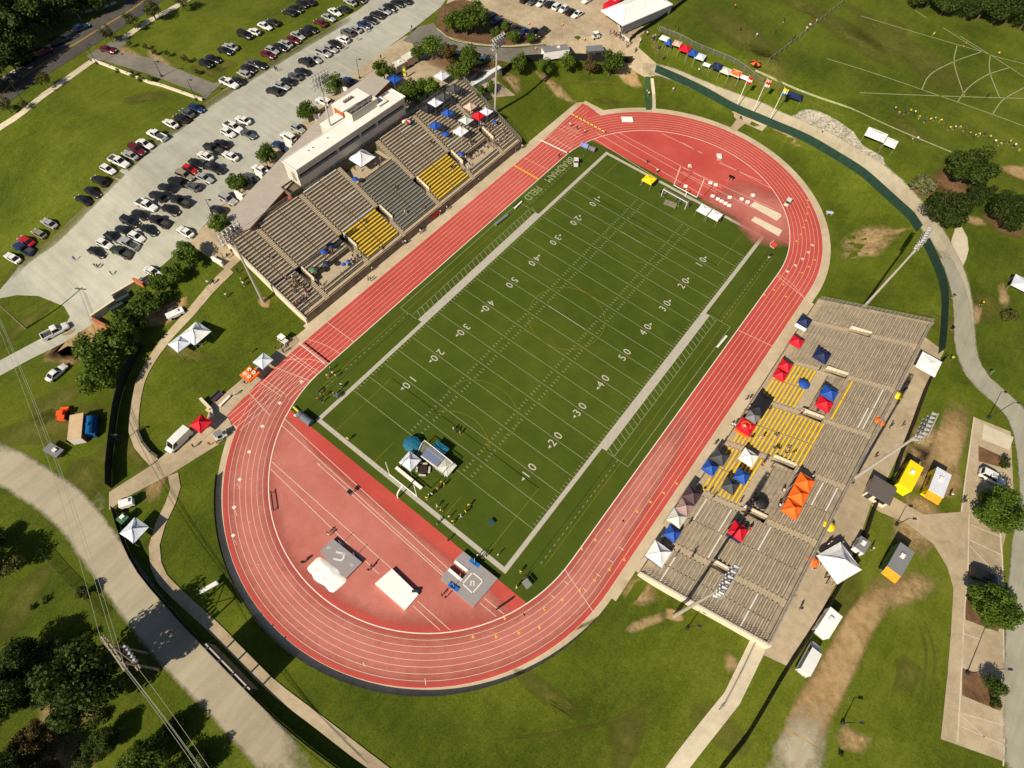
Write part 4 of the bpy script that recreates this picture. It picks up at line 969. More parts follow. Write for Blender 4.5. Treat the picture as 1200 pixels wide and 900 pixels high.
for u, v, c, k, hd, l in ((95,32.5,'blue','sedan',(60,-30),'blue sedan at the kerb of the main road'),(70,48.5,'black','suv',(60,-35),'black suv at the kerb of the main road'),(51,61,'maroon','suv',(60,-35),'maroon suv at the kerb of the main road'),(126.5,58.5,'maroon','sedan',(50,14),'maroon sedan turning at the mouth of the entrance road'),(65,388.5,'white','pickup',(120,-65),'white pickup truck on the service road below the gravel lot'),(66.5,437,'white','sedan',(85,-80),'white sedan alone on the patchy grass'),(1162,560,'white','suv',(130,62),'white suv beside the round tree in the visitor car park'),(1153,676,'black','suv',(130,40),'black suv in the shade of a tree in the visitor car park'),(560,66,'white','sedan',(40,10),'white sedan half hidden by trees on the drop off loop'),(530,60,'silver','sedan',(40,10),'silver sedan half hidden by trees on the drop off loop')): car(u, v, c, k, hd, l)
car(210,517,'white','van',(-105,105),'white cargo van on the access walk by the red canopy'); car(947,772,'white','van',(78,-140),'white cargo van parked beside the dirt track')
def boxtruck(u, v, hd, size, label, name='food_truck', cat='food truck', body='white', roof='white', awn=None, awnside='front', extra=None):
    L_, W_, H_ = size; p = at(u, v, H_*.9); rz = heading(u, v, *hd); t = thing(name, label, cat, (p.x, p.y, H(p.x, p.y)+.08), rz)
    bm_ = mat('panel_'+body, CANC[body], .4); rm = mat('panel_'+roof, CANC[roof], .45, var=.06)
    m = MB(); m.box((0, 0, .45+(H_-.45)/2), (L_, W_, H_-.45)); m.build('body', bm_, t)
    m = MB(); m.box((0, 0, H_+.03), (L_+.08, W_+.08, .1))
    for k in range(int(L_/.6)): m.box((-L_/2+.3+k*.6, 0, H_+.09), (.05, W_, .03))
    m.build('roof', rm, t)
    m = MB(); m.box((L_*.12, .1, H_+.25), (.8, .7, .35)); m.build('roof_vent', ROOFW, t)
    m = MB(); m.box((0, W_/2+.015, 1.7), (L_*.45, .04, .85)); m.build('hatch', GLASS, t)
    for x in (-L_*.28, L_*.28):
        for s in (-1, 1): m = MB(); m.tube((x, s*(W_/2-.22), .36), (x, s*(W_/2+.02), .36), .36, .36, 10); m.build('wheel', RUBBER, t)
    m = MB(); m.tube((L_/2, 0, .5), (L_/2+1.0, 0, .5), .06, n=5); m.build('tow_bar', DSTEEL, t)
    if awn:
        m = MB(); x = -L_/2
        m.face([(x, -W_/2, H_-.1), (x, W_/2, H_-.1), (x-1.3, W_/2, H_-.7), (x-1.3, -W_/2, H_-.7)]); m.face([(x-1.3, -W_/2, H_-.7), (x-1.3, W_/2, H_-.7), (x-1.32, W_/2, H_-.95), (x-1.32, -W_/2, H_-.95)])
        m.build('awning', cm(awn), t)
    return t
boxtruck(1066,558,(14,-27),(6.2,2.5,3.0),'yellow food truck with yellow roof behind the visitor concourse',body='yellow',roof='yellow')
boxtruck(1100,566,(10,-27),(5.6,2.7,3.0),'grey roofed food truck with amber awning on bare earth',body='yellow',roof='ice',awn='amber')
boxtruck(1054,656,(15,-27),(5.6,2.6,3.1),'ribbed grey roof food truck with amber front awning on the grass',body='green',roof='grey',awn='amber')
boxtruck(971,730,(16,-25),(4.7,2.2,2.3),'white box trailer on the grass above the white van',name='box_trailer',cat='trailer')
boxtruck(1010,639,(8,-14),(2.6,1.8,2.0),'small white trailer with grey lid beside the big white tent',name='small_trailer',cat='trailer',roof='grey')
boxtruck(651,58,(30,-2),(8.0,2.6,2.9),'white trailer with grey roof and windows above the row of trees',name='booth_trailer',cat='trailer',roof='grey')
boxtruck(719,3,(30,-18),(7.5,2.5,3.0),'red bus at the top edge beside the marquee',name='red_bus',cat='bus',body='red',roof='red')
boxtruck(480,66,(16,-9),(4.2,2.4,2.6),'upper tan roofed food cart on the plaza',name='food_cart',cat='food cart',roof='bone',body='tan')
boxtruck(467,75,(16,-9),(3.6,2.2,2.5),'lower tan roofed food cart on the plaza',name='food_cart',cat='food cart',roof='bone',body='tan')
boxtruck(147.5,589,(12,-4),(2.3,1.4,1.6),'small white box trailer at the end of the access walk',name='small_trailer',cat='trailer')
boxtruck(144,608,(8,-8),(1.6,1.6,1.5),'green equipment box beside the white canopy by the fence',name='equipment_box',cat='box',body='green',roof='green')
boxtruck(205,367,(12,-9),(3.6,1.5,1.1),'low white trailer in tree shade beside the footpath',name='small_trailer',cat='trailer')
boxtruck(63,528,(16,9),(3.4,1.9,.9),'low grey flat trailer beside the service road',name='flat_trailer',cat='trailer',body='grey',roof='grey')
def golfcart(u, v, hd, label, roof='white'):
    p = at(u, v, 1.2); t = thing('golf_cart', label, 'golf cart', (p.x, p.y, H(p.x, p.y)+.1), heading(u, v, *hd))
    m = MB(); m.box((0, 0, .5), (2.4, 1.2, .35)); m.box((.9, 0, .75), (.6, 1.15, .3)); m.build('body', mat('cart_white', (.6, .6, .56), .4), t)
    m = MB(); m.box((-.1, 0, 1.85), (1.5, 1.25, .07)); m.build('roof', cm(roof), t)
    m = MB(); m.box((-.25, 0, .85), (.5, 1.1, .2)); m.box((-.5, 0, 1.1), (.12, 1.1, .45)); m.build('seat', BLACK, t)
    for x in (-.8, .6):
        for s in (-1, 1): m = MB(); m.tube((x, s*.5, .25), (x, s*.65, .25), .25, .25, 8); m.build('wheel', RUBBER, t); 
    for x in (-.7, .5):
        for s in (-1, 1): m = MB(); m.tube((x, s*.55, .6), (x, s*.55, 1.85), .03, n=4); m.build('roof_post', STEEL, t)
golfcart(698.5,40.5,(10,-2),'white golf cart crossing the upper car park'); golfcart(924,236,(6,-8),'green and white golf cart on the track bend','bone'); golfcart(675,189.5,(1,10),'white utility cart beside the painted field name','bone')
golfcart(331,397,(8,6),'white utility cart on the grass at the end of the home grandstand'); golfcart(257.5,509.5,(8,-4),'pale utility cart where the track chute ends','grey')

# ------------------------------------------------------------------ people: one continuous skinned body per pose
SK = {}
def person_mesh(pose):
    if pose in SK: return SK[pose]
    J = dict(pel=(0,0,.95), bel=(0,0,1.12), che=(0,0,1.32), nek=(0,.0,1.48), hd0=(0,.01,1.56), hd1=(0,.03,1.70), sl=(-.19,0,1.42), sr=(.19,0,1.42), el=(-.27,.02,1.15), er=(.27,.02,1.15), hl=(-.28,.12,.92), hr=(.28,.12,.92), fl=(-.27,.16,.84), fr=(.27,.16,.84), pl=(-.1,0,.90), pr=(.1,0,.90), kl=(-.11,.03,.5), kr=(.11,.03,.5), al=(-.11,0,.09), ar=(.11,0,.09), tl=(-.12,.17,.05), tr=(.12,.17,.05))
    J = {k: V(p) for k, p in J.items()}
    if pose == 'walking':
        for k, dy, dz in (('kl', .16, .02), ('al', .22, .02), ('tl', .24, .04), ('kr', -.05, 0), ('ar', -.32, .08), ('tr', -.28, 0), ('er', .1, .02), ('hr', .22, .1), ('fr', .25, .12), ('el', -.1, 0), ('hl', -.22, .05), ('fl', -.25, .06)): J[k] += V((0, dy, dz))
    if pose == 'seated':
        for k in J:
            if k in ('kl', 'kr'): J[k] = V((J[k].x*1.3, .42, .50))
            elif k in ('al', 'ar'): J[k] = V((J[k].x*1.2, .44, .08))
            elif k in ('tl', 'tr'): J[k] = V((J[k].x*1.2, .62, .05))
            else: J[k] -= V((0, 0, .45))
        for k in ('hl', 'hr', 'fl', 'fr'): J[k] = V((J[k].x*.8, .33 if k[0] == 'h' else .41, .60))
        for k in ('el', 'er'): J[k] += V((0, .08, .02))
    if pose == 'bending':
        for k in ('bel', 'che', 'nek', 'hd0', 'hd1', 'sl', 'sr'):
            h = J[k].z-.95; J[k] = V((J[k].x, h*.8, .95+h*.55))
        for k, x, y, zz in (('el', -.25, .45, .85), ('er', .25, .45, .85), ('hl', -.2, .55, .6), ('hr', .2, .55, .6), ('fl', -.19, .58, .52), ('fr', .19, .58, .52)): J[k] = V((x, y, zz))
    rd = dict(pel=.15, bel=.135, che=.15, nek=.06, hd0=.085, hd1=.10, sl=.075, sr=.075, el=.048, er=.048, hl=.035, hr=.035, fl=.03, fr=.03, pl=.10, pr=.10, kl=.062, kr=.062, al=.045, ar=.045, tl=.04, tr=.04)
    bones = [('pel','bel',1),('bel','che',1),('che','nek',1),('nek','hd0',0),('hd0','hd1',0),('che','sl',1),('sl','el',1),('el','hl',0),('hl','fl',0),('che','sr',1),('sr','er',1),('er','hr',0),('hr','fr',0),('pel','pl',2),('pl','kl',2),('kl','al',0),('al','tl',4),('pel','pr',2),('pr','kr',2),('kr','ar',0),('ar','tr',4)]
    ks = list(J); me = bpy.data.meshes.new('skel'); me.from_pydata([tuple(J[k]) for k in ks], [(ks.index(a), ks.index(b)) for a, b, _ in bones], [])
    o = bpy.data.objects.new('skel', me); COL.objects.link(o)
    o.modifiers.new('s', 'SKIN'); 
    for i, k in enumerate(ks):
        sv = me.skin_vertices[0].data[i]; sv.radius = (rd[k], rd[k]*(.8 if k in ('che', 'bel', 'pel') else 1)); sv.use_root = (k == 'pel')
    ss = o.modifiers.new('u', 'SUBSURF'); ss.levels = 1; ss.render_levels = 1
    bpy.context.view_layer.update()
    out = bpy.data.meshes.new_from_object(o.evaluated_get(bpy.context.evaluated_depsgraph_get())); bpy.data.objects.remove(o)
    out.name = 'person_'+pose; out.materials.clear()
    for _ in range(5): out.materials.append(mat('skin', (.36, .19, .11), .6))
    for p in out.polygons:
        c = p.center; best = None
        for a, b, mi in bones:
            A, B = J[a], J[b]; t = max(0, min(1, (c-A).dot(B-A)/(B-A).length_squared)); d = (A.lerp(B, t)-c).length-.5*rd[b]
            if best is None or d < best[0]: best = (d, mi, a, t)
        mi = best[1]
        if best[2] == 'hd0' and (c.y < J['hd1'].y-.0 or c.z > J['hd1'].z+.05): mi = 3
        p.material_index = mi; p.use_smooth = True
    SK[pose] = out; return out
SHIRT = dict(white=(.70,.70,.68), black=(.014,.014,.016), dark=(.03,.03,.045), navy=(.015,.025,.10), blue=(.02,.10,.45), red=(.50,.015,.02), yellow=(.72,.52,.02), orange=(.75,.16,.02), grey=(.22,.22,.22), green=(.03,.20,.05), pink=(.6,.25,.25), lime=(.40,.65,.03), peach=(.62,.36,.24), maroon=(.16,.01,.02))
HAIRC = [(.02,.012,.008), (.05,.03,.015), (.012,.010,.010), (.20,.13,.06)]; SKINC = [(.40,.22,.13), (.22,.11,.06), (.09,.045,.028), (.46,.27,.17)]
def cl(c): return mat('clothes_'+c, SHIRT[c], .85)
PN = [0]
def person(u, v, shirt, pose, label, group, surf=H, rz=None, lift=0, shorts=None):
    PN[0] += 1; k = PN[0]; p = at(u, v, .8, surf)
    o = link('person', person_mesh(pose), None, (p.x, p.y, surf(p.x, p.y)+.05+lift)); o.rotation_euler = (0, 0, random.uniform(0, 6.28) if rz is None else rz)
    s = random.uniform(.93, 1.04); o.scale = (s, s, s)
    for i, m_ in enumerate((mat(f'skin_{k%4}', SKINC[k % 4], .6), cl(shirt), cl(shorts or ('dark', 'grey', 'black', 'navy')[k*7 % 4]), mat(f'hair_{k*3%4}', HAIRC[k*3 % 4], .8), cl('white' if k % 3 else 'black'))):
        o.material_slots[i].link = 'OBJECT'; o.material_slots[i].material = m_
    return tag(o, label, 'person', group)
PH = dict(standing='standing', walking='walking', seated='seated', bending='bending')
PC = dict(W='white', K='black', D='dark', N='navy', B='blue', R='red', Y='yellow', O='orange', G='grey', E='green', P='pink', L='lime', F='peach', M='maroon')
PO = dict(s='standing', w='walking', t='seated', b='bending')
def crowd(pts, codes, place, group, surf=H, rz=None):
    for (u, v), c in zip(pts, codes.split()):
        person(u, v, PC[c[0]], PO[c[1]], f'{PO[c[1]]} person in {PC[c[0]]} top {place}', group, surf, rz)
crowd(Z(260,270,6.667,(500,365),(550,355),(553,380),(575,395),(540,430),(570,425),(545,470),(615,410),(640,440),(655,470),(655,492),(610,530),(632,520),(582,558),(560,400),(600,420),(620,545),(570,575),(370,205)), 'Pt Wt Rt Nt Dt Yt Kt Dt Kt Rt Wt Kt Gt Pt Kt Dt Nt Rt Kt', 'at the lower left end of the home grandstand', 'spectators at the lower left end of the home grandstand', SEAT, -1.57)
crowd(Z(260,270,6.667,(770,418),(1020,192),(1062,200),(1088,178),(1010,225),(1040,215),(760,410),(845,155)), 'Kt Kt Dt Kt Dt Kt Ds Rt', 'on the lower left walkway of the home grandstand', 'spectators on the lower walkway of the home grandstand', SEAT, -1.57)
crowd(T('F',(700,235),(545,360),(525,405),(535,410),(775,170),(770,185),(865,95),(860,100),(690,240),(895,75))+[(561,211),(604,176),(612,172),(606,174),(493,269),(450,300)], 'Ws Ws Ws Gs Ds Ws Ws Ks Gw Ws Ws Ks Ws Gs Ds Ww', 'on the walk between the track and the home grandstand', 'people on the walk beside the home straight')
crowd(Z(460,90,6.667,(590,500),(610,490),(630,500),(600,515),(640,592),(665,578),(620,602),(570,622),(592,622),(705,522),(750,490),(790,520),(800,512),(690,365),(710,370),(740,388),(750,396),(775,442),(830,492),(870,470),(855,402),(880,432),(600,672),(590,708),(540,722),(462,700),(715,535),(770,535),(660,560),(690,580),(300,505),(470,690),(765,380),(720,380)), 'Kt Kt Dt Wt Kt Dt Kt Wt Rt Nt Kt Dt Kt Wt Wt Kt Dt Rt Wt Kt Yt Dt Et Wt Kt Kt Bt Kt Dt Dt Kt Kt Kt Dt', 'at the far upper end of the home grandstand', 'spectators at the upper end of the home grandstand', SEAT, -1.57)
crowd(Z(380,160,6.667,(555,385),(630,582),(770,548),(310,650),(990,232),(430,865),(840,40),(235,245),(400,210),(440,180),(345,235)), 'Rt Wt Rt Kt Kt Kt Kt Rt Ot Os Ms', 'on the middle of the home grandstand', 'spectators on the middle of the home grandstand', SEAT, -1.57)
crowd(T('L',(38,300),(60,300),(105,298),(95,325),(130,320),(52,292),(45,240)), 'Et Kt Kt Ft Lt Dt Kt', 'on the middle yellow visitor benches', 'spectators on the middle yellow visitor benches', SEAT, 1.57)
crowd(Z(780,480,6.667,(700,660),(690,690),(703,710),(660,722),(640,770),(622,830),(650,800),(585,720),(830,450),(790,385),(760,430),(920,632),(890,750),(902,728),(1150,522),(680,745),(715,690),(640,815)), 'Ds Ks Ds Ks Fs Ms Ks Ks Ks Ks Os Ws Ws Kt Ws Ks Ds Ds', 'on the lower visitor walkway', 'people on the lower visitor walkway', SEAT)
crowd(Z(780,480,6.667,(685,205),(775,200),(880,200),(455,262),(388,265),(350,640),(378,680),(300,625))+Z(720,570,6.667,(610,545),(585,290),(480,545),(990,118),(630,510),(1060,335)), 'Kt Kt Gt Ks Ds Ks Ks Yt Ns Ks Ks Ks Kw Rs', 'among the canopies of the visitor grandstand', 'people among the canopies of the visitor grandstand', SEAT)
crowd(Z(830,400,6.667,(870,220),(490,520),(735,555),(725,572),(855,540),(920,548),(330,505),(295,555),(185,650),(205,655),(120,795),(60,800),(300,450),(330,440)), 'Ks Kt Ps Ms Ks Ds Wt Ft Ws Ws Ks Ds Kw Kw', 'on the upper half of the visitor grandstand', 'people on the upper half of the visitor grandstand', SEAT)
crowd(Z(930,440,6.667,(770,385),(860,388),(650,632),(478,765),(488,772),(465,780),(462,840),(760,405),(870,110),(890,60),(590,530),(540,20))+Z(880,600,6.667,(600,250),(620,235),(590,300),(600,330),(580,370),(560,390),(500,435),(555,400),(790,280),(710,240),(340,655),(395,750),(590,510),(600,555)), 'Ds Ks Ks Ds Ks Ds Ks Fs Ks Ds Ew Ks Ws Ps Ks Bs Rs Ks Bs Ks Ws Ws Es Ks Ks Gs', 'on the visitor concourse', 'people on the visitor concourse')
crowd(T('J',(870,460),(882,470),(862,485),(850,492),(800,535),(810,520),(824,517),(848,572),(868,590),(906,622),(923,645),(960,620),(982,600),(998,568),(850,650),(900,732),(955,228),(925,210),(940,222)), 'Ys Ys Ks Os Ys Ws Ws Ww Yw Ww Yw Ww Yw Yw Ds Ks Ps Ws Kb', 'at the lower end of the football field', 'people at the lower end of the football field')
crowd(T('J',(300,40),(285,30),(290,70),(310,78),(375,55),(385,60),(395,15),(400,5),(430,258),(320,50),(365,45))+T('F',(350,826),(335,862),(372,862),(360,850)), 'Kb Ns Os Ds Bb Bs Ks Ws Ys Rs Fs Ys Ys Ys Ws', 'by the lower left corner of the football field', 'people by the lower left corner of the field')
crowd([(610,670),(605.5,688),(615,677),(584,650),(570,651)]+Z(350,620,12,(400,50),(425,80),(45,470),(70,460),(1020,515),(980,575))+Z(500,640,12,(210,685),(265,720),(475,400),(720,125),(780,150),(380,580),(650,240)), 'Ys Ys Ds Ws Ks Ks Ws Ks Ks Ks Ks Ks Ks Os Ws Ks Kb Kb', 'around the lower field event area', 'people around the lower field event area')
crowd(T('C',(272,585),(305,600),(340,617),(215,735),(222,728),(635,757),(680,802),(833,778)), 'Ww Ks Ww Rs Ks Ks Ws Ws', 'at the upper start of the straight', 'people at the upper start of the straight')
crowd(Z(700,0,6,(90,228),(118,232),(132,245),(160,262),(245,240),(390,262),(350,235),(265,360),(430,335),(465,402),(405,255),(410,280),(440,230),(160,240),(180,275),(205,300),(235,300),(300,290),(210,320),(430,180),(485,195),(500,215),(570,210),(540,235),(420,255),(395,275),(270,350),(10,245)), 'Bs Ms Ms Ks Ps Ws Ws Kw Ds Ws Ws Es Es Ks Ds Ks Ds Ww Fs Ks Ds Ms Ks Ds Es Ks Ds Ks', 'near the upper car park gate', 'people near the upper car park gate')
crowd(T('D',(210,105),(195,120),(115,185),(100,200),(75,95),(35,145),(125,175),(180,135),(675,655),(700,650),(258,614),(775,162),(925,206),(1080,252),(1030,450),(1160,45),(225,100))+T('C',(1045,30),(1070,135),(1147,165),(875,330)), 'Rs Ws Ks Ks Ks Ks Ds Ys Ws Ws Ws Ys Os Ys Ks Ws Ws Os Ks Ws Ws', 'on the far grass pitches', 'people on the far grass pitches')
crowd(T('E',(348,312),(520,380),(445,345),(458,348),(975,425),(1000,420))+T('B',(410,222),(475,180),(520,142),(90,322),(98,326),(585,268),(645,55),(725,138),(730,130)), 'Bs Bs Ds Ks Ws Ks Rs Ps Ps Ks Ds Ks Ws Ws Ks', 'walking about the gravel lot', 'people about the gravel lot')
crowd(Z(90,270,6,(1155,345),(1170,375),(1130,285),(1060,180),(1090,150),(1025,180),(880,770),(870,800),(690,245),(560,385),(1050,455)), 'Ls Ws Ks Ks Ds Ps Ks Ks Bs Rs Ws', 'on the plaza below the home grandstand', 'people near the lower end of the home grandstand')
crowd(Z(230,400,6,(380,70),(340,290),(360,275),(400,240),(560,50),(600,45),(610,70),(90,720))+T('I',(1015,275),(905,290),(965,200),(1100,45)), 'Ks Ks Ks Ks Ks Ks Ds Os Os Ks Ks Ws', 'beside the lower left bend of the track', 'people beside the lower left bend of the track')
crowd(T('C',(755,420),(640,440),(632,430),(710,270)), 'Ws Ws Fs Ks', 'on the green stair to the top of the track', 'people on the green stair')
crowd(T('L',(930,545),(490,770),(920,550),(860,520))+T('H',(872,488),(865,640),(862,780),(1005,520),(1050,845)), 'Ls Ws Ks Ws Ks Ks Lw Yw Ew', 'on the visitor side road and car park', 'people on the visitor side road')
crowd(Z(740,195,10,(330,300),(390,330),(540,375),(570,410),(560,440),(675,460),(300,170),(130,190),(1035,640),(770,490)), 'Ks Ps Ks Bs Ds Ks Ks Ws Ks Ks', 'at the upper end line of the football field', 'people at the upper end of the field')
# a line of young players and their coaches along the far pitch
for k in range(26):
    t = k/25; u, v = 1049+t*146, 127+t*46+3*math.sin(k*1.3)
    person(u, v, ('white', 'yellow', 'navy', 'yellow')[k % 4], ('standing', 'bending', 'standing', 'walking')[k % 4], f'small player in {("white", "yellow", "navy", "yellow")[k % 4]} in the long line across the far pitch', 'players lined up across the far pitch')
# ------------------------------------------------------------------ trees
def leafmat(name, a, b):
    m = bpy.data.materials.new(name); m.use_nodes = True; MATS[name] = m; nt = m.node_tree; N = nt.nodes.new; L = nt.links.new; p = nt.nodes['Principled BSDF']
    ge = N('ShaderNodeNewGeometry'); r = N('ShaderNodeValToRGB'); oi = N('ShaderNodeObjectInfo')
    r.color_ramp.elements[0].color = (*a, 1); r.color_ramp.elements[1].color = (*b, 1); L(ge.outputs['Random Per Island'], r.inputs['Fac'])
    hs = N('ShaderNodeHueSaturation'); mr = N('ShaderNodeMapRange'); mr.inputs['To Min'].default_value = .75; mr.inputs['To Max'].default_value = 1.25
    L(oi.outputs['Random'], mr.inputs['Value']); L(mr.outputs[0], hs.inputs['Value']); L(r.outputs['Color'], hs.inputs['Color'])
    L(hs.outputs['Color'], p.inputs['Base Color']); p.inputs['Roughness'].default_value = .6; p.inputs['Specular IOR Level'].default_value = .2
    tl = N('ShaderNodeBsdfTranslucent'); mx = N('ShaderNodeMixShader'); mx.inputs['Fac'].default_value = .32
    L(hs.outputs['Color'], tl.inputs['Color']); L(p.outputs[0], mx.inputs[1]); L(tl.outputs[0], mx.inputs[2]); L(mx.outputs[0], nt.nodes['Material Output'].inputs['Surface']); return m
LEAF = dict(mid=leafmat('leaf_mid', (.032,.066,.005), (.105,.160,.014)), green=leafmat('leaf_green', (.035,.070,.006), (.125,.185,.018)), dark=leafmat('leaf_dark', (.020,.038,.005), (.066,.094,.013)), olive=leafmat('leaf_olive', (.04,.05,.010), (.13,.135,.028)), rusty=leafmat('leaf_rusty', (.06,.042,.012), (.14,.10,.03)), pale=leafmat('leaf_pale', (.08,.095,.035), (.20,.21,.09)))
CROWN = {}
def crown_mesh(kind, seed, shape, n=2300):
    k = (kind, seed, shape)
    if k in CROWN: return CROWN[k]
    rnd = random.Random(seed*31+len(shape)); mb = MB(); lobes = []
    nl = {'round': 13, 'oval': 10, 'dense': 24, 'bush': 9}[shape]
    for i in range(nl):
        d = V((rnd.gauss(0, 1), rnd.gauss(0, 1), rnd.gauss(0, 1))).normalized(); q = rnd.uniform(.38, .72)
        lobes.append((V((d.x*q, d.y*q, d.z*q*.85)), rnd.uniform(.24, .44) if shape != 'dense' else rnd.uniform(.22, .34)))
    lobes.append((V((0, 0, 0)), .5))
    if shape == 'oval': lobes = [(V((c.x*.75, c.y*.75, c.z*1.3)), r*.9) for c, r in lobes]
    ls = {'dense': .068, 'bush': .14}.get(shape, .125)
    for i in range(n):
        c, r = lobes[rnd.randrange(nl+1)]
        d = V((rnd.gauss(0, 1), rnd.gauss(0, 1), rnd.gauss(0, 1))).normalized(); p = c+d*r*(rnd.random()**.35)
        nn = (d+V((rnd.gauss(0, .5), rnd.gauss(0, .5), rnd.gauss(0, .5)+.35))).normalized(); a = nn.orthogonal().normalized(); b = nn.cross(a)
        t = rnd.uniform(0, 6.28); a, b = a*math.cos(t)+b*math.sin(t), b*math.cos(t)-a*math.sin(t); s = ls*rnd.uniform(.55, 1.25)
        mb.face([p-a*s*.6, p-b*s*.42+nn*s*.1, p+a*s*.7, p+b*s*.42-nn*s*.08])
    me = mb.mesh('crown', [LEAF[kind]]); CROWN[k] = me; return me
TRUNK = {}
def trunk_mesh(seed):
    if seed in TRUNK: return TRUNK[seed]
    rnd = random.Random(seed); m = MB(); m.tube((0, 0, -.1), (0, 0, .75), .075, .05, 7); m.tube((0, 0, .75), (.03, 0, 1.5), .05, .02, 6)
    for i in range(6):
        a = i*1.05+rnd.random(); z = rnd.uniform(.55, 1.1); q = V((math.cos(a)*.5, math.sin(a)*.5, z+.45)); m.tube((0, 0, z), q, .03, .012, 5)
        m.tube(q*.55+V((0, 0, z*.45)), q+V((.15*math.sin(a), .1, .3)), .016, .006, 4)
    TRUNK[seed] = m.mesh('trunk', [BARK]); return TRUNK[seed]
TN = [0]
def tree(u, v, rp, label, group=None, kind='green', shape='round', tall=1.0, name='tree', cat='tree'):
    TN[0] += 1; sd_ = TN[0] % 4
    p = at(u, v, 2); sc_ = FPX/((CAM-p).dot(RM @ V((0, 0, 1)))); r = rp/sc_
    hc = {'bush': .62, 'dense': .85}.get(shape, 1.25)*r*tall
    p = at(u, v, hc); p.z = H(p.x, p.y)
    t = thing(name, label, cat, p, random.uniform(0, 6.28), group)
    c = link('crown', crown_mesh(kind, sd_, shape, 9000 if shape == 'dense' else 4600 if rp > 24 else 2400 if rp > 9 else 900), t, (0, 0, hc)); c.scale = (r*1.12, r*1.12, r*tall*1.05)
    k = link('trunk', trunk_mesh(sd_), t); k.scale = (r, r, hc/1.15)
    return t
def trees(data, place, group, kind='green', shape='round', desc='leafy tree', frm='from the lower left', tall=1., name='tree', cat='tree'):
    labels = ordlabels([desc]*len(data), place, frm)
    for d, l in zip(data, labels): tree(d[0], d[1], d[2], l, group, d[3] if len(d) > 3 else kind, shape, tall, name, cat)
trees([(259,262,13),(276,213,14),(312,178,13),(359,130,12),(390,98,12),(449,80,12)], 'in the stalls beside the grey roof', 'trees along the parking stalls', desc='round green tree')
trees([(114,440,22),(112,412,24),(140,398,22),(150,372,20),(172,352,18),(186,330,12),(202,321,13),(219,298,16)], 'in the belt between gravel lot and footpath', 'trees in the belt below the gravel lot', 'mid', desc='green tree')
trees([(489,59,10),(506,54,13)], 'on the upper mulch bed of the plaza', 'trees on the plaza mulch bed'); tree(527,62,11,'rust tinged tree on the plaza mulch bed',None,'rusty')
trees([(538,82,14),(551,64,14)], 'on the right side of the plaza mulch bed', 'trees on the right side of the plaza'); trees([(474,110,13),(487,106,13),(500,100,14)], 'behind the top corner of the home grandstand', 'trees behind the home grandstand')
trees([(532,22,13),(547,24,14),(558,18,17),(581,38,7),(592,30,6),(602,42,8),(622,45,6)], 'on the planted island', 'trees on the planted island', frm='from the left')
trees([(609,74,11),(640,76,10),(665,72,10),(717,72,14)], 'along the fence below the white booth trailer', 'trees along the fence below the booth trailer', frm='from the left'); tree(691,76,10,'brownish tree in the row below the white booth trailer',None,'rusty')
trees([(563,108,10),(574,100,9)], 'beside the top end of the home grandstand', 'bushes at the top end of the home grandstand', shape='bush', desc='green bush', name='bush', cat='bush')
tree(780,6,5,'small young tree beside the white marquee')
for u, v, r, l, k, s in ((1138,197,28,'big dark round evergreen by the stone bed','dark','dense'),(1114,243,27,'big dark round evergreen beside the perimeter path','dark','dense'),(1183,247,25,'dark round evergreen near the right edge','dark','dense'),(1152,226,15,'smaller dark evergreen between the big ones','dark','dense'),(1195,235,10,'dark evergreen at the right edge of the group','dark','dense')): tree(u, v, r, l, 'dark evergreens beside the perimeter path', k, s)
tree(1083,214,14,'pale grey green shrub left of the dark evergreens',None,'pale','bush',name='shrub',cat='shrub'); tree(1185,368,10,'small sapling clump near the right edge',None,'olive','bush',name='shrub',cat='shrub')
tree(1171,596,31,'large round tree shading a white suv in the visitor car park',None,'mid','dense',.8); tree(1166,712,30,'large round tree shading a black suv in the visitor car park',None,'mid','dense',.8)
tree(1168,805,13,'small tree on the lower mulch island',None,'dark','round'); tree(1176,540,9,'low shrub on the small mulch island',None,'dark','bush',name='shrub',cat='shrub'); tree(1166,822,8,'low shrub at the edge of the lower mulch island',None,'dark','bush',name='shrub',cat='shrub')
trees([(6,122,9),(27,121,6),(50,92,9),(126,38,9),(153,21,9),(176,8,12),(213,1,9)], 'on the verge of the main road', 'trees on the verge of the main road', kind='olive', desc='dark green tree')
trees([(151,51,4),(170,54,4),(180,60,4),(195,62,4),(216,68,5),(160,30,5),(230,83,4)], 'on the bank above the entrance road', 'saplings above the entrance road', desc='small sapling', frm='from the left', kind='olive')
trees([(137,82,3.5),(156,87,5),(165,92,5),(177,93,5)], 'against the low wall of the entrance road', 'bushes against the low wall', shape='bush', desc='small bush', frm='from the left', name='bush', cat='bush')
wl_ = [(-18,84,20),(-15,50,22),(5,62,18),(22,50,17),(24,40,15),(8,30,22),(30,14,20),(48,14,17),(66,2,17),(60,16,12),(84,4,13),(-5,5,24),(50,-8,20),(85,-10,18),(100,-6,14),(112,2,10),(20,-20,22),(-30,20,26),(8,66,9,'olive'),(118,-16,16),(-30,95,16)]
trees(wl_, 'in the dark wood at the upper left corner', 'trees of the wood at the upper left corner', kind='dark', desc='dark tree', frm='from the left')
trees([(1078,-6,12),(1095,-8,13),(1112,2,13),(1128,-3,14),(1140,8,12),(1158,4,15),(1175,11,14),(1192,8,16),(1210,15,16),(1150,-18,18),(1185,-15,18),(1220,-10,18),(1115,-22,18)], 'in the wood at the upper right corner', 'trees of the wood at the upper right corner', kind='dark', shape='round', desc='dark tree', frm='from the left')
tree(98,800,46,'biggest round dark tree beside the wooden utility pole',None,'dark','dense',1.45)
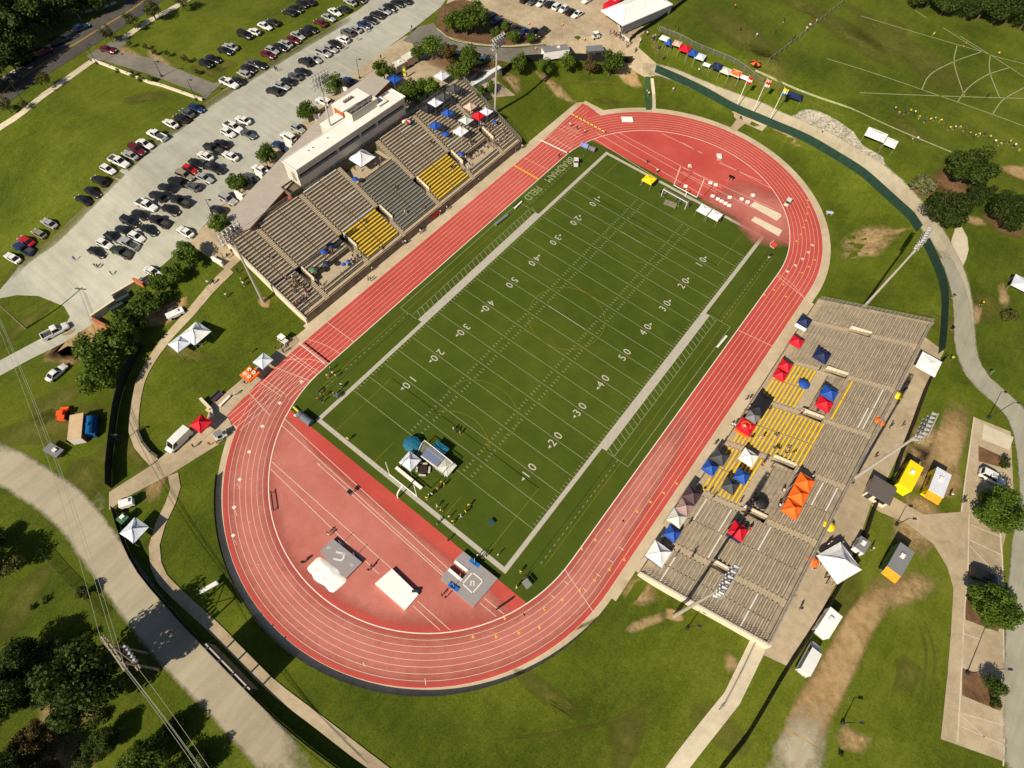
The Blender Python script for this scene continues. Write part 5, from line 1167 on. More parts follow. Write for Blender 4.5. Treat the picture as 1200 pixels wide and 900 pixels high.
for u, v, r, l, k in ((168,886,25,'bright green tree at the bottom edge below the big round tree','green'),(120,870,18,'dark tree between the biggest round tree and the bottom edge','dark'),(205,912,20,'dark tree at the bottom edge left of the power lines','dark'),(20,925,26,'dark tree cut by the bottom left corner','dark'),(205,852,12,'dark tree between the bottom trees and the service road','dark'),(150,905,17,'leafy tree cut by the bottom edge','green'),(232,897,17,'dark tree at the bottom edge beside the power lines','dark'),(98,694,8,'dark bush like tree under the power lines','dark'),(-8,632,14,'dark tree on the left edge below the service road','olive'),(-28,665,22,'large dark tree cut by the left edge','dark'),(14,660,13,'dark tree in front of the left edge tree','olive'),(60,762,15,'green tree left of the biggest round tree','olive'),(20,772,24,'large dark tree on the left edge below the clearing','dark'),(-8,815,30,'largest dark tree at the left edge','dark'),(40,815,16,'dark green tree left of the bare ground','dark'),(38,865,20,'yellowing tree near the lower left corner','rusty'),(10,892,22,'dark tree in the lower left corner','dark'),(98,888,14,'dark shrubby tree on the bottom edge beside the bare ground','dark'),(60,905,12,'yellowish shrubby tree at the bottom edge','rusty')): tree(u, v, r*1.08, l, None, k, 'dense' if r > 13 else 'round', 1.3 if r > 20 else 1.0)
for u, v, r, l in ((52,703,5,'right one of two small dark bushes on the clearing'),(37,712,4,'left one of two small dark bushes on the clearing'),(80,852,8,'small bush on the bare ground'),(116,842,9,'low bush under the biggest round tree'),(100,745,9,'low bush above the biggest round tree'),(985,884,4,'low weeds at the foot of the dirt track')): tree(u, v, r, l, None, 'dark', 'bush', name='bush', cat='bush')

# ------------------------------------------------------------------ fences, walls, poles, wires
def fence(name, label, line, h, m, post_m=DSTEEL, step=3., cat='fence', rail=True, smooth=True, group=None, thick=.04):
    Lp = smooth_line(line, step) if smooth else [V(p) for p in line]
    if len(Lp) > 100: Lp = Lp[::2]+([Lp[-1]] if len(Lp) % 2 == 0 else [])
    o = Lp[len(Lp)//2]; t = thing(name, label, cat, (o.x, o.y, H(o.x, o.y)), 0, group); z0 = H(o.x, o.y)
    K = [V((p.x-o.x, p.y-o.y, H(p.x, p.y)-z0)) for p in Lp]; mb = MB(); rl_ = MB()
    for a, b in zip(K[:-1], K[1:]):
        d = (b.xy-a.xy).normalized(); n = V((-d.y, d.x, 0))*thick/2
        for q in (n, -n): mb.face([a+q+V((0, 0, .05)), b+q+V((0, 0, .05)), b+q+V((0, 0, h)), a+q+V((0, 0, h))])
        mb.face([a+n+V((0,0,h)), b+n+V((0,0,h)), b-n+V((0,0,h)), a-n+V((0,0,h))])
        if rail: rl_.tube(a+V((0, 0, h+.03)), b+V((0, 0, h+.03)), .03, n=4)
    mb.build('fence_panel', m, t)
    if rail: rl_.build('top_rail', post_m, t)
    pm = MB(); pm.tube((0, 0, 0), (0, 0, h+.08), .045, n=5); me = pm.mesh('post', [post_m])
    for a in K[:100]: link('post', me, t, a)
    return t
fence('windscreen_fence', 'tall dark green windscreen fence curving inside the perimeter path', wpts([(767,85),(795,97),(826,112),(858,130),(898,147),(946,168),(996,198),(1026,222),(1064,257),(1074,272)]), 2.5, SCREEN)
fence('windscreen_fence', 'dark green windscreen fence from the mast lamps down to the flat white canopy', wpts([(1082,287),(1095,316),(1103,345),(1102,385),(1099,415)]), 2.5, SCREEN)
fence('windscreen_fence', 'black windscreen fence from the tree belt down to the access walk', wpts([(168,405),(158,425),(148,447),(139,480),(134,520),(131,550),(131,572)]), 2.6, BSCREEN)
fence('windscreen_fence', 'black windscreen fence between service road and lower footpath', wpts([(135,597),(148,638),(167,674),(198,711),(232,748),(300,818),(345,860),(400,902),(440,930)]), 1.8, BSCREEN)
fence('windscreen_fence', 'black windscreen fence below the row of trees at the upper lawn', wpts([(588,90),(606,76),(630,72),(680,71),(740,74)]), 2.2, BSCREEN)
fence('track_fence', 'black mesh fence round the lower bend of the track', [V((CX-43.25*math.cos(t), -YC-43.25*math.sin(t))) for t in [rad(44+2.6*k) for k in range(50)]], 1.0, BMESH)
fence('windscreen_fence', 'black windscreen fence along the lower visitor concourse', wpts([(1046,560),(1024,590),(1005,641),(962,720),(922,780),(898,820),(868,870),(840,905)]), 1.9, BMESH)
fence('windscreen_fence', 'black fence along the upper visitor concourse', wpts([(1106,420),(1086,448),(1066,500),(1052,535),(1046,556)]), 1.9, BMESH)
fence('chain_link_fence', 'pale chain link fence across the far pitches with people along it', wpts([(900,73),(925,54),(955,30),(985,6),(1005,-10)]), 1.4, MESHF, STEEL)
fence('chain_link_fence', 'pale chain link fence behind the row of team canopies', wpts([(772,36),(810,53),(860,74),(892,98)]), 1.4, MESHF, STEEL)
fence('dark_fence', 'dark fence running from the gate up beside the marquee', wpts([(737,50),(765,30),(790,12),(812,-5)]), 1.5, BSCREEN)
fence('crowd_barrier', 'pale queue barrier in front of the marquee', wpts([(718,15),(724,30),(728,44),(737,50)]), 1.1, mat('barrier_white', (.5,.5,.48)), STEEL)
fence('railing_fence', 'thin rail fence along the pale path below the visitor grandstand', wpts([(884,752),(866,790),(846,828),(842,832)]), 1.1, MESHF, STEEL)
fence('chain_link_fence', 'greenish fence running down the left slope below the service road', wpts([(45,640),(72,672),(100,700),(122,722)]), 1.3, MESHF, SCREEN)
def wall(name, label, pts, h, th, m, cat='wall', top=None):
    P = wpts(pts); o = P[0]; z0 = H(o.x, o.y); t = thing(name, label, cat, (o.x, o.y, z0)); a_ = MB(); b_ = MB()
    for a, b in zip(P[:-1], P[1:]):
        c = (a+b)/2-o; L_ = (b-a).length; an = math.atan2((b-a).y, (b-a).x); zz = H(*((a+b)/2))-z0
        a_.box((c.x, c.y, zz+h/2-.15), (L_+th*.3, th, h+.3), an); b_.box((c.x, c.y, zz+h+.05), (L_+th*.5, th+.12, .1), an)
    a_.build('wall_body', m, t); b_.build('coping', top or m, t); return t
wall('retaining_wall', 'low cream stone wall beside the entrance road', T('A',(440,287),(520,318),(600,350),(700,390),(760,405),(860,440),(950,472)), .55, .45, CREAM)
wall('retaining_wall', 'cream topped wall of the bin enclosure at the gravel lot', [(112.5,377),(137,353),(160,331)], 1.6, .4, CREAM); wall('brick_wall', 'short red brick wall at the end of the bin enclosure', [(112.5,378.5),(123,384),(135,390)], 1.4, .6, mat('terracotta',(.42,.15,.07),.85,var=.15))
wall('brick_wall', 'short brick wall at the upper end of the bin enclosure', [(160,331.5),(170,336)], 1.4, .5, MATS['terracotta'])
wall('low_wall', 'small cream corner wall where the walk meets the sprint chute', [(237,469.5),(249,482),(250,489)], 1.0, .5, CREAM)
wall('curved_wall', 'low dark curved wall beside the footpath bend', [(163,506),(169,520),(178,531),(186,537)], .8, .35, mat('dark_wall',(.09,.08,.065)))
wall('white_barrier', 'white banner wall along the ramp behind the home grandstand', [(551,104),(564,97),(576,88),(585,83)], 1.1, 1.3, mat('banner_white',(.66,.66,.64)))
wall('sign_wall', 'white low wall by the plaza at the lower end of the home grandstand', [(250,305),(262,312)], 1.1, .4, ROOFW)
for k, (u, v) in enumerate(((146,352),(139,362))):
    p = at(u, v); t = thing('rubbish_bin', ('upper', 'lower')[k]+' dark rubbish skip inside the bin enclosure', 'skip', p, heading(u, v, 10, -9)); m = MB(); m.box((0, 0, .8), (3, 1.7, 1.5)); m.build('body', mat('skip_green', (.03,.05,.045), .6), t); m = MB(); m.box((0, .4, 1.6), (3.05, 1.0, .08)); m.build('lid', BLACK, t)
# wooden twin pole with crossarms, and the wires
def utility(p, h, label, sp=3.6, rz=0):
    t = thing('utility_pole', label, 'utility pole', p, rz)
    for s in (-1, 1):
        m = MB(); m.tube((s*sp/2, 0, -.3), (s*sp/2, 0, h), .20, .14, 8); m.build('pole', WOODP, t)
    for zz, e in ((h-.4, 1.6), (h-5.2, .9)):
        m = MB(); m.box((0, .2, zz), (sp+2*e, .2, .28)); m.box((0, -.2, zz), (sp+2*e, .2, .28)); m.build('crossarm', WOODP, t)
    m = MB(); m.tube((-sp/2, 0, h-5.2), (sp/2, 0, h-.6), .08, n=5); m.tube((sp/2, 0, h-5.2), (-sp/2, 0, h-.6), .08, n=5); m.build('brace', WOODP, t)
    for k in range(6):
        x = -sp/2-1.3+k*(sp+2.6)/5; m = MB(); m.tube((x, 0, h-.3), (x, 0, h+.35), .12, .06, 7); m.build('insulator', mat('ceramic', (.6,.6,.58), .3), t)
    for k in range(5):
        m = MB(); x = -1.4+k*.7; m.tube((x, .45, h-5.0), (x, .45, h-3.9), .20, .20, 8); m.build('transformer', mat('transformer_grey', (.45,.49,.52), .4), t)
    return t
UP = V((-12.4, -104.2, 0)); utility(UP, 13.2, 'wooden twin pole power structure with crossarms beside the biggest round tree', rz=-.1)
p2 = at(30.5, 385); t = thing('utility_pole', 'single tall utility pole on the grass oval by the gravel lot', 'utility pole', p2); h2 = 13; m = MB(); m.tube((0,0,-.2),(0,0,h2),.2,.12,8); m.build('pole', WOODP, t); m = MB(); m.box((0,0,h2-.5),(3.2,.16,.2), .6); m.build('crossarm', WOODP, t)
def wire(label, a, b, sag=1.6, m=None, r=.032):
    a, b = V(a), V(b); mb = MB(); n = 16
    pts = [a.lerp(b, k/n)-V((0, 0, sag*4*(k/n)*(1-k/n)))-a for k in range(n+1)]; mb.path(pts, r, 4)
    o = mb.build('power_line', m or mat('wire', (.30, .31, .24), .5), None, a); tag(o, label, 'power line', 'power lines from the twin wooden pole')
far = at(330, 985); 
for k, x in enumerate((-2.9, -1.5, 1.2, 2.9)):
    nm = ('outermost left', 'inner left', 'inner right', 'outermost right')[k]
    wire(f'{nm} power line running from the twin wooden pole to the lower picture edge', UP+V((x, 0, 13.4 if k != 1 else 8.2)), V((far.x+x*.9, far.y, 12.5 if k != 1 else 9)))
    if k != 1: wire(f'{nm} power line running from the twin wooden pole up towards the gravel lot', UP+V((x, 0, 13.4)), V((p2.x+x*.5, p2.y, p2.z+12.6)), 3)
for u, v, tu, tv, l in ((95,24,83,0,'dark utility pole among the trees above the main road'),(15.5,96,10,86,'short dark post beside the main road')):
    p = at(u, v); t = thing('utility_pole', l, 'utility pole', p); hh = max(5, min(12, pole_h(p, (tu, tv)))); m = MB(); m.tube((0,0,-.2),(0,0,hh),.18,.11,7); m.build('pole', WOODP, t); m = MB(); m.box((0,0,hh-.6),(2.4,.14,.18), .5); m.build('crossarm', WOODP, t)
# flags
def flag(base, top, label, cols, rz=.8, stripes=1):
    p = at(*base); h = max(8, min(16, pole_h(p, top)+.5)); t = thing('flagpole', label, 'flagpole', p, rz); m = MB(); m.tube((0, 0, 0), (0, 0, h), .13, .07, 8); m.build('pole', ROOFW, t)
    m = MB(); n = 6; w_, hh = 1.7, 2.2
    for k in range(n):
        for j in range(len(cols)):
            def P_(i, q): x = i/n*w_; return (x, .22*math.sin(i*1.5), h-.3-q/len(cols)*hh-.35*x)
            m.face([P_(k, j+1), P_(k+1, j+1), P_(k+1, j), P_(k, j)], j)
    m.build('flag', [cm(c) for c in cols], t)
flag((861,129.5), (874,89), 'first white flagpole with red and white flag above the top bend', ['red', 'white', 'red']); flag((879.5,137), (898,93), 'middle white flagpole with faded red and white flag', ['tan', 'red', 'white']); flag((899,146), (917,103), 'right white flagpole with yellow and teal flag', ['yellow', 'bone', 'teal'])
drape('flag_plaza', wpts([(855,131),(866,128),(899,147),(893,154),(873,145),(861,155),(855,151),(863,140)]), CONC, .07)
drape('green_stair', wpts([(756,90),(762,90),(763.5,129),(757,129)]), mat('green_carpet', (.03,.075,.03), .9, var=.2, scale=1.5), .09); strip('stair_path', wpts([(764,92),(766,110),(766.5,129)]), 1.0, PALECONC, .08)

# ------------------------------------------------------------------ sports equipment
def flat_thing(name, label, cat, pts, z0, h, m, part='pad', rise=None):
    P = [at(*p) for p in pts]; c = sum((p for p in P), V((0, 0, 0)))/len(P); t = thing(name, label, cat, (c.x, c.y, 0)); mb = MB()
    mb.prism([(p.x-c.x, p.y-c.y) for p in P], z0, h); mb.build(part, m, t); return t, c
hj, c = flat_thing('high_jump_mat', 'grey high jump mat with a white letter beside the rumpled white cover', 'landing mat', Z(350,620,12,(490,150),(900,480),(680,705),(310,330)), .05, .85, VINYL)
tx = link('mat_letter', text_mesh('U', 2.6, mat('letter_white', (.62,.60,.58)), .05), hj, (-.1, .1, .875)); tx.rotation_euler = (0, 0, 2.0)
for k, q in enumerate(Z(350,620,12,(425,260),(750,505),(640,345))):
    p = at(q[0], q[1], .85)-V((c.x, c.y, 0)); mb = MB(); mb.box((p.x, p.y, .87), (.7, .5, .03), .6); mb.build('mat_mark', mat('mark_grey', (.40,.38,.39)), hj)
for k, q in enumerate(Z(350,620,12,(600,215),(800,385))):
    p = at(*q); t = thing('jump_standard', ('left', 'right')[k]+' upright standard at the back of the high jump mat', 'jump standard', p); mb = MB(); mb.tube((0,0,0),(0,0,2.6),.05,n=5); mb.build('upright', STEEL, t); mb = MB(); mb.box((0,0,.05),(.8,.6,.1)); mb.build('foot', BLUE if k else STEEL, t)
# rumpled cover
P = smooth_line(wpts(Z(350,620,12,(300,395),(215,450),(120,560),(190,640),(215,705),(290,760),(370,800),(440,885),(490,892),(580,820),(670,725),(600,630),(470,500))), .5, True)
c = sum(P, V((0, 0)))/len(P); t = thing('mat_cover', 'rumpled white cover lying beside the grey high jump mat', 'cover', (c.x, c.y, 0)); mb = MB(); n = len(P); R_ = 7
for r in range(R_+1):
    for p in P:
        s = r/R_; q = c+(p-c)*(1-s); zz = .12+.28*(1-(1-s)**3)+.28*noise.noise(V((q.x*.75, q.y*.75, 3)))*(.4+s)
        mb.v.append((q.x-c.x, q.y-c.y, max(.07, zz if r else .07)))
for r in range(R_):
    for j in range(n): l = (j+1) % n; mb.f.append((r*n+j, r*n+l, (r+1)*n+l, (r+1)*n+j)); mb.m.append(0)
mb.build('sheet', TARPW, t, smooth=True)
lm, c = flat_thing('landing_mat', 'white covered landing mat between the two grey pits', 'landing mat', [(460,667.5),(491,697.5),(475,716),(440,685)], .05, .8, TARPW, 'cover')
mb = MB(); p = at(487,694)-V((c.x,c.y,0)); mb.box((p.x, p.y, .45), (1.2, .4, .9), .7); mb.build('bolster', mat('bolster_navy',(.02,.03,.07)), lm)
pv, c = flat_thing('pole_vault_pit', 'large grey pole vault pit with a white square and blue standards', 'vault pit', Z(500,640,12,(520,90),(1000,472),(662,866),(490,730),(200,468),(290,345),(310,325),(500,480),(590,365),(385,215)), .05, .9, VINYL)
def onpit(q, z): p = at(q[0], q[1], z); return V((p.x-c.x, p.y-c.y, z))
sq = [onpit(q, .9) for q in Z(500,640,12,(645,370),(790,490),(645,660),(505,530))]; mb = MB()
for k in range(4):
    a, b = sq[k], sq[(k+1) % 4]; d = (b-a); mb.box(((a.x+b.x)/2, (a.y+b.y)/2, .915), (d.length+.18, .2, .03), math.atan2(d.y, d.x))
mb.build('square_mark', WHITE, pv)
tx = link('mat_letter', text_mesh('n', 2.0, MATS['letter_white'], .03), pv, sum(sq, V((0,0,0)))/4+V((0,0,.02))); tx.rotation_euler = (0, 0, .6)
mb = MB()
for a, b in ((Z(500,640,12,(395,215),(580,360))),(Z(500,640,12,(310,325),(490,480)))):
    A, B = onpit(a, .9), onpit(b, .9); d = B-A; mb.box(((A.x+B.x)/2, (A.y+B.y)/2, .93), (d.length, .55, .07), math.atan2(d.y, d.x))
mb.build('plant_box_pad', TARPW, pv)
for k, (a, b) in enumerate((Z(500,640,12,(610,205),(735,300)), Z(500,640,12,(315,545),(445,635)))):
    A, B = at(*a), at(*b); d = B-A; t = thing('vault_standard', ('upper', 'lower')[k]+' blue padded standard at the pole vault pit', 'vault standard', ((A+B)/2).xy.to_3d(), math.atan2(d.y, d.x)); mb = MB(); mb.box((0,0,1.0),(d.length,.75,.35)); mb.build('base_pad', BLUE, t); mb = MB(); mb.tube((0,0,1.0),(0,0,4.6),.06,.05,6); mb.build('upright', STEEL, t); mb = MB(); mb.box((.1,-.1,1.2),(.5,.3,.1)); mb.build('crank', BLACK, t)
# goals
def football_goal(sgn, label, xs=None):
    y = sgn*(E+1.6); t = thing('goal_post', label, 'goal post', (0, y+sgn*1.2, 0)); wpm = mat('goal_white', (.78,.76,.72), .4)
    m = MB(); pts = [V((0, 0, 0)), V((0, 0, 1.6)), V((0, -sgn*.35, 2.4)), V((0, -sgn*1.0, 2.9)), V((0, -sgn*1.9, 3.05))]; m.path(pts, .14, 8); m.build('gooseneck', wpm, t)
    m = MB(); m.tube((-3.56, -sgn*1.9, 3.05), (3.56, -sgn*1.9, 3.05), .10, n=8); m.build('crossbar', wpm, t)
    for s in (-1, 1): m = MB(); m.tube((s*3.56, -sgn*1.9, 3.0), (s*3.56, -sgn*1.9, 9.1), .08, n=7); m.build('upright', wpm, t)
    return t
fg = football_goal(-1, 'white football goal post on the lower end line'); a = at(466.5, 583.5); fg.location = (a.x, a.y, 0)
fg = football_goal(1, 'white football goal post on the upper end line'); a = at(803, 224, 3.05); fg.location = (a.x, a.y+1.9, 0)
def soccer_goal(p0, p1, sgn, label, depth=2.0, net=None):
    A, B = at(*p0, 2.44), at(*p1, 2.44); c = (A+B)/2; d = B-A; rz = math.atan2(d.y, d.x); w_ = d.xy.length; t = thing('soccer_goal', label, 'soccer goal', (c.x, c.y, 0), rz); gm = MATS['goal_white']
    m = MB(); m.tube((-w_/2, 0, 2.44), (w_/2, 0, 2.44), .08, n=6); m.build('crossbar', gm, t)
    for s in (-1, 1):
        m = MB(); m.tube((s*w_/2, 0, 0), (s*w_/2, 0, 2.44), .08, n=6); m.build('post', gm, t)
        m = MB(); m.path([V((s*w_/2, 0, 2.44)), V((s*w_/2, sgn*.8, 2.44)), V((s*w_/2, sgn*depth, .05)), V((s*w_/2, 0, .05))], .05, 5); m.build('side_frame', gm, t)
    m = MB(); h_ = w_/2; m.face([(-h_, 0, 2.42), (h_, 0, 2.42), (h_, sgn*.8, 2.42), (-h_, sgn*.8, 2.42)]); m.face([(-h_, sgn*.8, 2.42), (h_, sgn*.8, 2.42), (h_, sgn*depth, .08), (-h_, sgn*depth, .08)]); m.tube((-h_, sgn*depth, .05), (h_, sgn*depth, .05), .05, n=5)
    m.build('net', sheer('goal_net', (.30,.30,.26), .3), t); return t
soccer_goal((497.5,516),(530.5,542),-1,'white soccer goal standing on the lower end of the field with gear beneath', 2.6); soccer_goal((777.5,222),(805.5,237.5),1,'white soccer goal at the upper end line of the field')
p = at(507.5,535,2.0); t = thing('shelter', 'blue grey roofed team shelter inside the bottom soccer goal', 'shelter', (p.x,p.y,0), heading(507,535,14,10)); m = MB(); m.box((0,0,2.05),(4.0,2.6,.12)); m.build('roof', mat('shelter_roof',(.16,.19,.30),.4), t)
m = MB(); m.box((0,-1.3,1.95),(4.0,.3,.3)); m.build('front_beam', ROOFW, t)
for sx in (-1.9,1.9):
    for sy in (-1.2,1.2): m = MB(); m.tube((sx,sy,0),(sx,sy,2),.05,n=5); m.build('leg', STEEL, t)
ctent(515.5,525,(3.2,2.2),'teal','flat teal canopy behind the crossbar of the bottom soccer goal',img=(14,10),peak=.15,eave=1.4)
ctent(523,546.5,(3.0,3.0),'bone','flat beige canopy at the right end of the bottom soccer goal',img=(12,-14),peak=.15,eave=1.4)
p = at(496, 551); t = thing('gear_table', 'dark gear table with four pale benches beside the bottom goal', 'table', (p.x,p.y,.05), .6); m = MB(); m.box((0,0,.72),(1.5,1.5,.08)); m.build('table_top', mat('table_wine',(.035,.018,.022),.6), t)
for k in range(4):
    a = k*math.pi/2; m = MB(); m.box((1.25*math.cos(a),1.25*math.sin(a),.42),(.4,1.4,.06),a); m.build('seat', mat('seat_bone',(.5,.47,.42)), t)
for sx in (-.6,.6):
    for sy in (-.6,.6): m = MB(); m.tube((sx,sy,0),(sx,sy,.7),.05,n=5); m.build('leg', BLACK, t)
def bench(u, v, L_, rz_img, label, m, back=None, W_=.5, h=.48, name='bench', cat='bench'):
    p = at(u, v, h); t = thing(name, label, cat, (p.x, p.y, H(p.x,p.y)+.05), heading(u, v, *rz_img)); q = MB(); q.box((0,0,h),(L_,W_,.07)); q.build('seat', m, t)
    for k in range(max(2, int(L_/1.8))):
        x = -L_/2+.3+k*(L_-.6)/(max(2, int(L_/1.8))-1); q = MB(); q.box((x,0,h/2),(.08,W_*.9,h)); q.build('leg', STEEL, t)
    if back: q = MB(); q.box((0,W_*.55,h+.35),(L_,.08,.5)); q.build('backrest', back, t)
    return t
bench(479,560,7.0,(28,23),'long white bench behind the bottom goal post',ROOFW,W_=.7); bench(587.5,257,5.2,(20,-16),'grey players bench beside the home straight',mat('bench_slate',(.16,.17,.19)),W_=.8)
WH = mat('white_plastic',(.72,.71,.68),.5)
bench(607,240,3.4,(10.5,-10),'black and white bench beside the painted field name',WH,BLACK); bench(846,400,4.4,(14,-17),'black and white players bench beside the visitor straight',WH,BLACK); bench(1034,0+338-100+0,1,(1,0),'placeholder',WH) if False else None
bench(254.5,465,2.6,(14,-13),'dark padded bench on the walk beside the sprint chute',mat('bench_wine',(.06,.03,.06)),mat('bench_navy',(.03,.04,.10)),W_=.9); bench(263,470,3.0,(14,-14),'white bench next to the dark padded one',ROOFW)
bench(785.5,239,3.4,(16,6),'brown folded tarp heap at the top end line',mat('tarp_brown',(.22,.19,.14),.8,var=.2),W_=2.0,h=.35,name='folded_tarp',cat='tarp')
bench(735,140,2.4,(4,18),'white starting platform on the top bend of the track',TARPW,W_=3.4,h=.4,name='platform',cat='platform'); bench(843,183,2.0,(3,12),'white a-frame board on the upper field event area',WH,W_=1.4,h=.9,name='board',cat='board'); bench(972.5,249,1.8,(10,1),'small blue and white table on the grass outside the bend',mat('table_blue',(.45,.55,.75)),W_=.9,h=.75,name='table',cat='table'); bench(907,287,1.8,(6,-5),'red and white box near the upper right corner of the field',mat('box_red',(.6,.06,.04)),WH,W_=1.4,h=.6,name='equipment_box',cat='box')
bench(903,299,1.2,(8,-6),'black speaker stand near the upper right corner of the field',BLACK,W_=.5,h=.9,name='speaker_stand',cat='speaker'); bench(575.5,612,1.1,(6,-4),'small dark crate inside the lower end of the field',mat('crate_teal',(.02,.07,.09)),W_=1,h=.6,name='crate',cat='crate'); bench(617.5,684,1.6,(4,5),'grey equipment crate at the lower right corner of the turf',mat('crate_grey',(.2,.22,.2)),BLACK,W_=1.3,h=.7,name='crate',cat='crate')
bench(319,587,.0+4.2,(2,14),'low dark bar frame standing on the lower field event area',BLACK,W_=.22,h=.7,name='hurdle_rack',cat='rack'); bench(410,576,.9,(5,4),'dark display board on the lower field event area',BLACK,W_=.9,h=1.4,name='display_board',cat='board'); bench(857,207,1.4,(8,3),'dark display board on the upper field event area',BLACK,W_=1.0,h=1.5,name='display_board',cat='board'); bench(591,708,3.6,(12,-8),'long dark bar bench by the lower bend beside the pole vault pit',BLACK,W_=.25,h=.6,name='bar_rack',cat='rack'); bench(346,487,.6,(7,3),'small white marker board near the rolled grey mat',WH,W_=.4,h=.5,name='marker_board',cat='board')
def roll(a, b, r, m, label, name='rolled_mat', cat='mat'):
    A, B = at(*a), at(*b); t = thing(name, label, cat, ((A+B)/2).xy.to_3d()); d = (B-A)/2; q = MB(); q.tube((-d.x,-d.y,r+.05),(d.x,d.y,r+.05),r,r,12); q.build('roll', m, t); q = MB(); q.tube((-d.x*.55,-d.y*.55,r+.05),(-d.x*.45,-d.y*.45,r+.05),r+.015,r+.015,12); q.build('strap', BLACK, t)
roll((681,171.5),(689,175),.75,mat('mat_lilac',(.20,.24,.50)),'blue rolled mat near the upper left corner of the turf'); roll((690,175.5),(697,178.5),.7,mat('mat_grey',(.17,.16,.18)),'grey rolled mat next to the blue one'); roll((351,486.5),(366,498.5),.8,mat('mat_slate',(.12,.14,.17)),'long slate rolled mat at the lower left corner of the turf'); roll((344.5,477.5),(351,483.5),.25,mat('mat_yellow',(.6,.5,.03)),'thin yellow roll next to the slate rolled mat')
def hurdle_row(a, b, n, col, where, grp):
    hb = MB(); hb.box((0,0,.98),(1.0,.07,.30)); bar = hb.mesh('bar', [mat('hurdle_'+col, (.75,.74,.70) if col == 'white' else (.75,.50,.08))])
    hf = MB()
    for s in (-.48,.48): hf.tube((s,0,0),(s,0,.95),.02,n=4); hf.tube((s,0,.03),(s,.6,.03),.02,n=4)
    fr = hf.mesh('frame', [STEEL])
    A, B = at(*a), at(*b); rz = math.atan2((B-A).y, (B-A).x)
    for k in range(n):
        p = A.lerp(B, k/(n-1)); t = thing('hurdle', f'{ORD[k]} {col} hurdle from the stand side {where}', 'hurdle', (p.x, p.y, .06), rz, grp); link('bar', bar, t); link('frame', fr, t)
hurdle_row((635,168.5),(662,181.5),8,'white','across the upper straight','white hurdles across the upper straight'); hurdle_row((671,138),(706,157),9,'yellow','at the upper start of the straight','yellow hurdles at the upper start'); hurdle_row((354,407),(380,427.5),8,'white','across the lower home straight','white hurdles across the lower home straight')
for k, (u, v) in enumerate(((834.5,230.5),(840.5,234),(845,236.5),(849.5,239),(854,241.5),(854.5,232),(868.5,234),(875.5,237.5),(881.5,229.5),(832,215),(838,217.5),(808,195.5),(803,219))):
    p = at(u, v); t = thing('distance_marker', f'{ORD[k]} small white distance marker along the long jump runways', 'marker board', (p.x,p.y,.05), .5, 'white distance markers along the long jump runways'); q = MB(); q.face([(-.5,-.3,0),(.5,-.3,0),(.5,0,.7),(-.5,0,.7)]); q.face([(.5,.3,0),(-.5,.3,0),(-.5,0,.7),(.5,0,.7)]); q.build('board', WH, t)
# scoreboard on four posts by the lower footpath
t = thing('scoreboard', 'large scoreboard on four posts seen from behind beside the lower footpath', 'scoreboard', (0, -96.4, 0))
for x in (-4.6,-1.6,1.6,4.6): m = MB(); m.box((x,.0,3.4),(.28,.28,6.8)); m.build('post', DSTEEL, t)
for a, b in ((-5.5,-1.9),(-1.9,1.2),(1.2,5.4)):
    m = MB(); m.box(((a+b)/2,.3,4.2),(b-a,.35,4.0)); m.build('panel', mat('board_black',(.02,.022,.03),.5), t); m = MB(); m.box(((a+b)/2,.25,6.26),(b-a-.1,.22,.12)); m.build('top_trim', STEEL, t)
bench(245,688,3.4,(16,-9),'white and rusty frame sled on the grass by the lower left bend',WH,W_=.8,h=.5,name='equipment_sled',cat='sled')
# container corner
p = at(89,500,2.2); t = thing('shipping_container', 'tan topped rust red container on the patchy grass', 'container', (p.x,p.y,H(p.x,p.y)), heading(89,500,-3,30)); m = MB(); m.box((0,0,1.2),(5.6,2.5,2.3)); m.build('body', mat('container_rust',(.38,.11,.06),.7,var=.2), t); m = MB(); m.box((0,0,2.38),(5.65,2.55,.07))
for k in range(9): m.box((-2.4+k*.6,0,2.43),(.08,2.5,.04))
m.build('roof', mat('container_tan',(.55,.40,.25),.6,var=.1), t); m = MB(); m.box((2.83,0,1.2),(.05,2.3,2.1)); m.build('door', mat('container_white',(.62,.58,.52)), t)
p = at(106,500,1); t = thing('water_tank', 'big blue cylindrical tank beside the tan topped container', 'tank', (p.x,p.y,H(p.x,p.y)), heading(106,500,-3,30)); m = MB(); m.tube((-2,0,1.15),(2,0,1.15),.95,.95,16); m.build('tank', mat('tank_blue',(.01,.11,.30),.35), t); m = MB(); m.box((0,1.0,.7),(4.6,.3,1.3)); m.box((0,0,.15),(4.4,1.5,.3)); m.build('cradle', mat('tank_frame',(.01,.07,.2)), t); m = MB(); m.tube((0,0,2.05),(0,0,2.35),.3,.3,10); m.build('manhole', MATS['tank_blue'], t)
p = at(72,487,1); t = thing('skid_loader', 'orange skid loader beside the container', 'loader', (p.x,p.y,H(p.x,p.y)), heading(72,487,4,-20)); om = mat('loader_orange',(.75,.10,.02),.5); m = MB(); m.box((0,0,.8),(1.9,1.3,.9)); m.build('body', om, t); m = MB(); m.box((.2,0,1.8),(1.2,1.2,.1)); m.build('canopy', om, t)
for s in (-1,1):
    m = MB(); m.tube((-.8,s*.7,1.3),(1.7,s*.7,.5),.09,n=5); m.build('arm', om, t)
    for x in (-.6,.6): m = MB(); m.tube((x,s*.65,.4),(x,s*.9,.4),.4,.4,10); m.build('wheel', RUBBER, t)
m = MB(); m.box((2.0,0,.35),(.5,1.7,.6)); m.build('bucket', om, t)
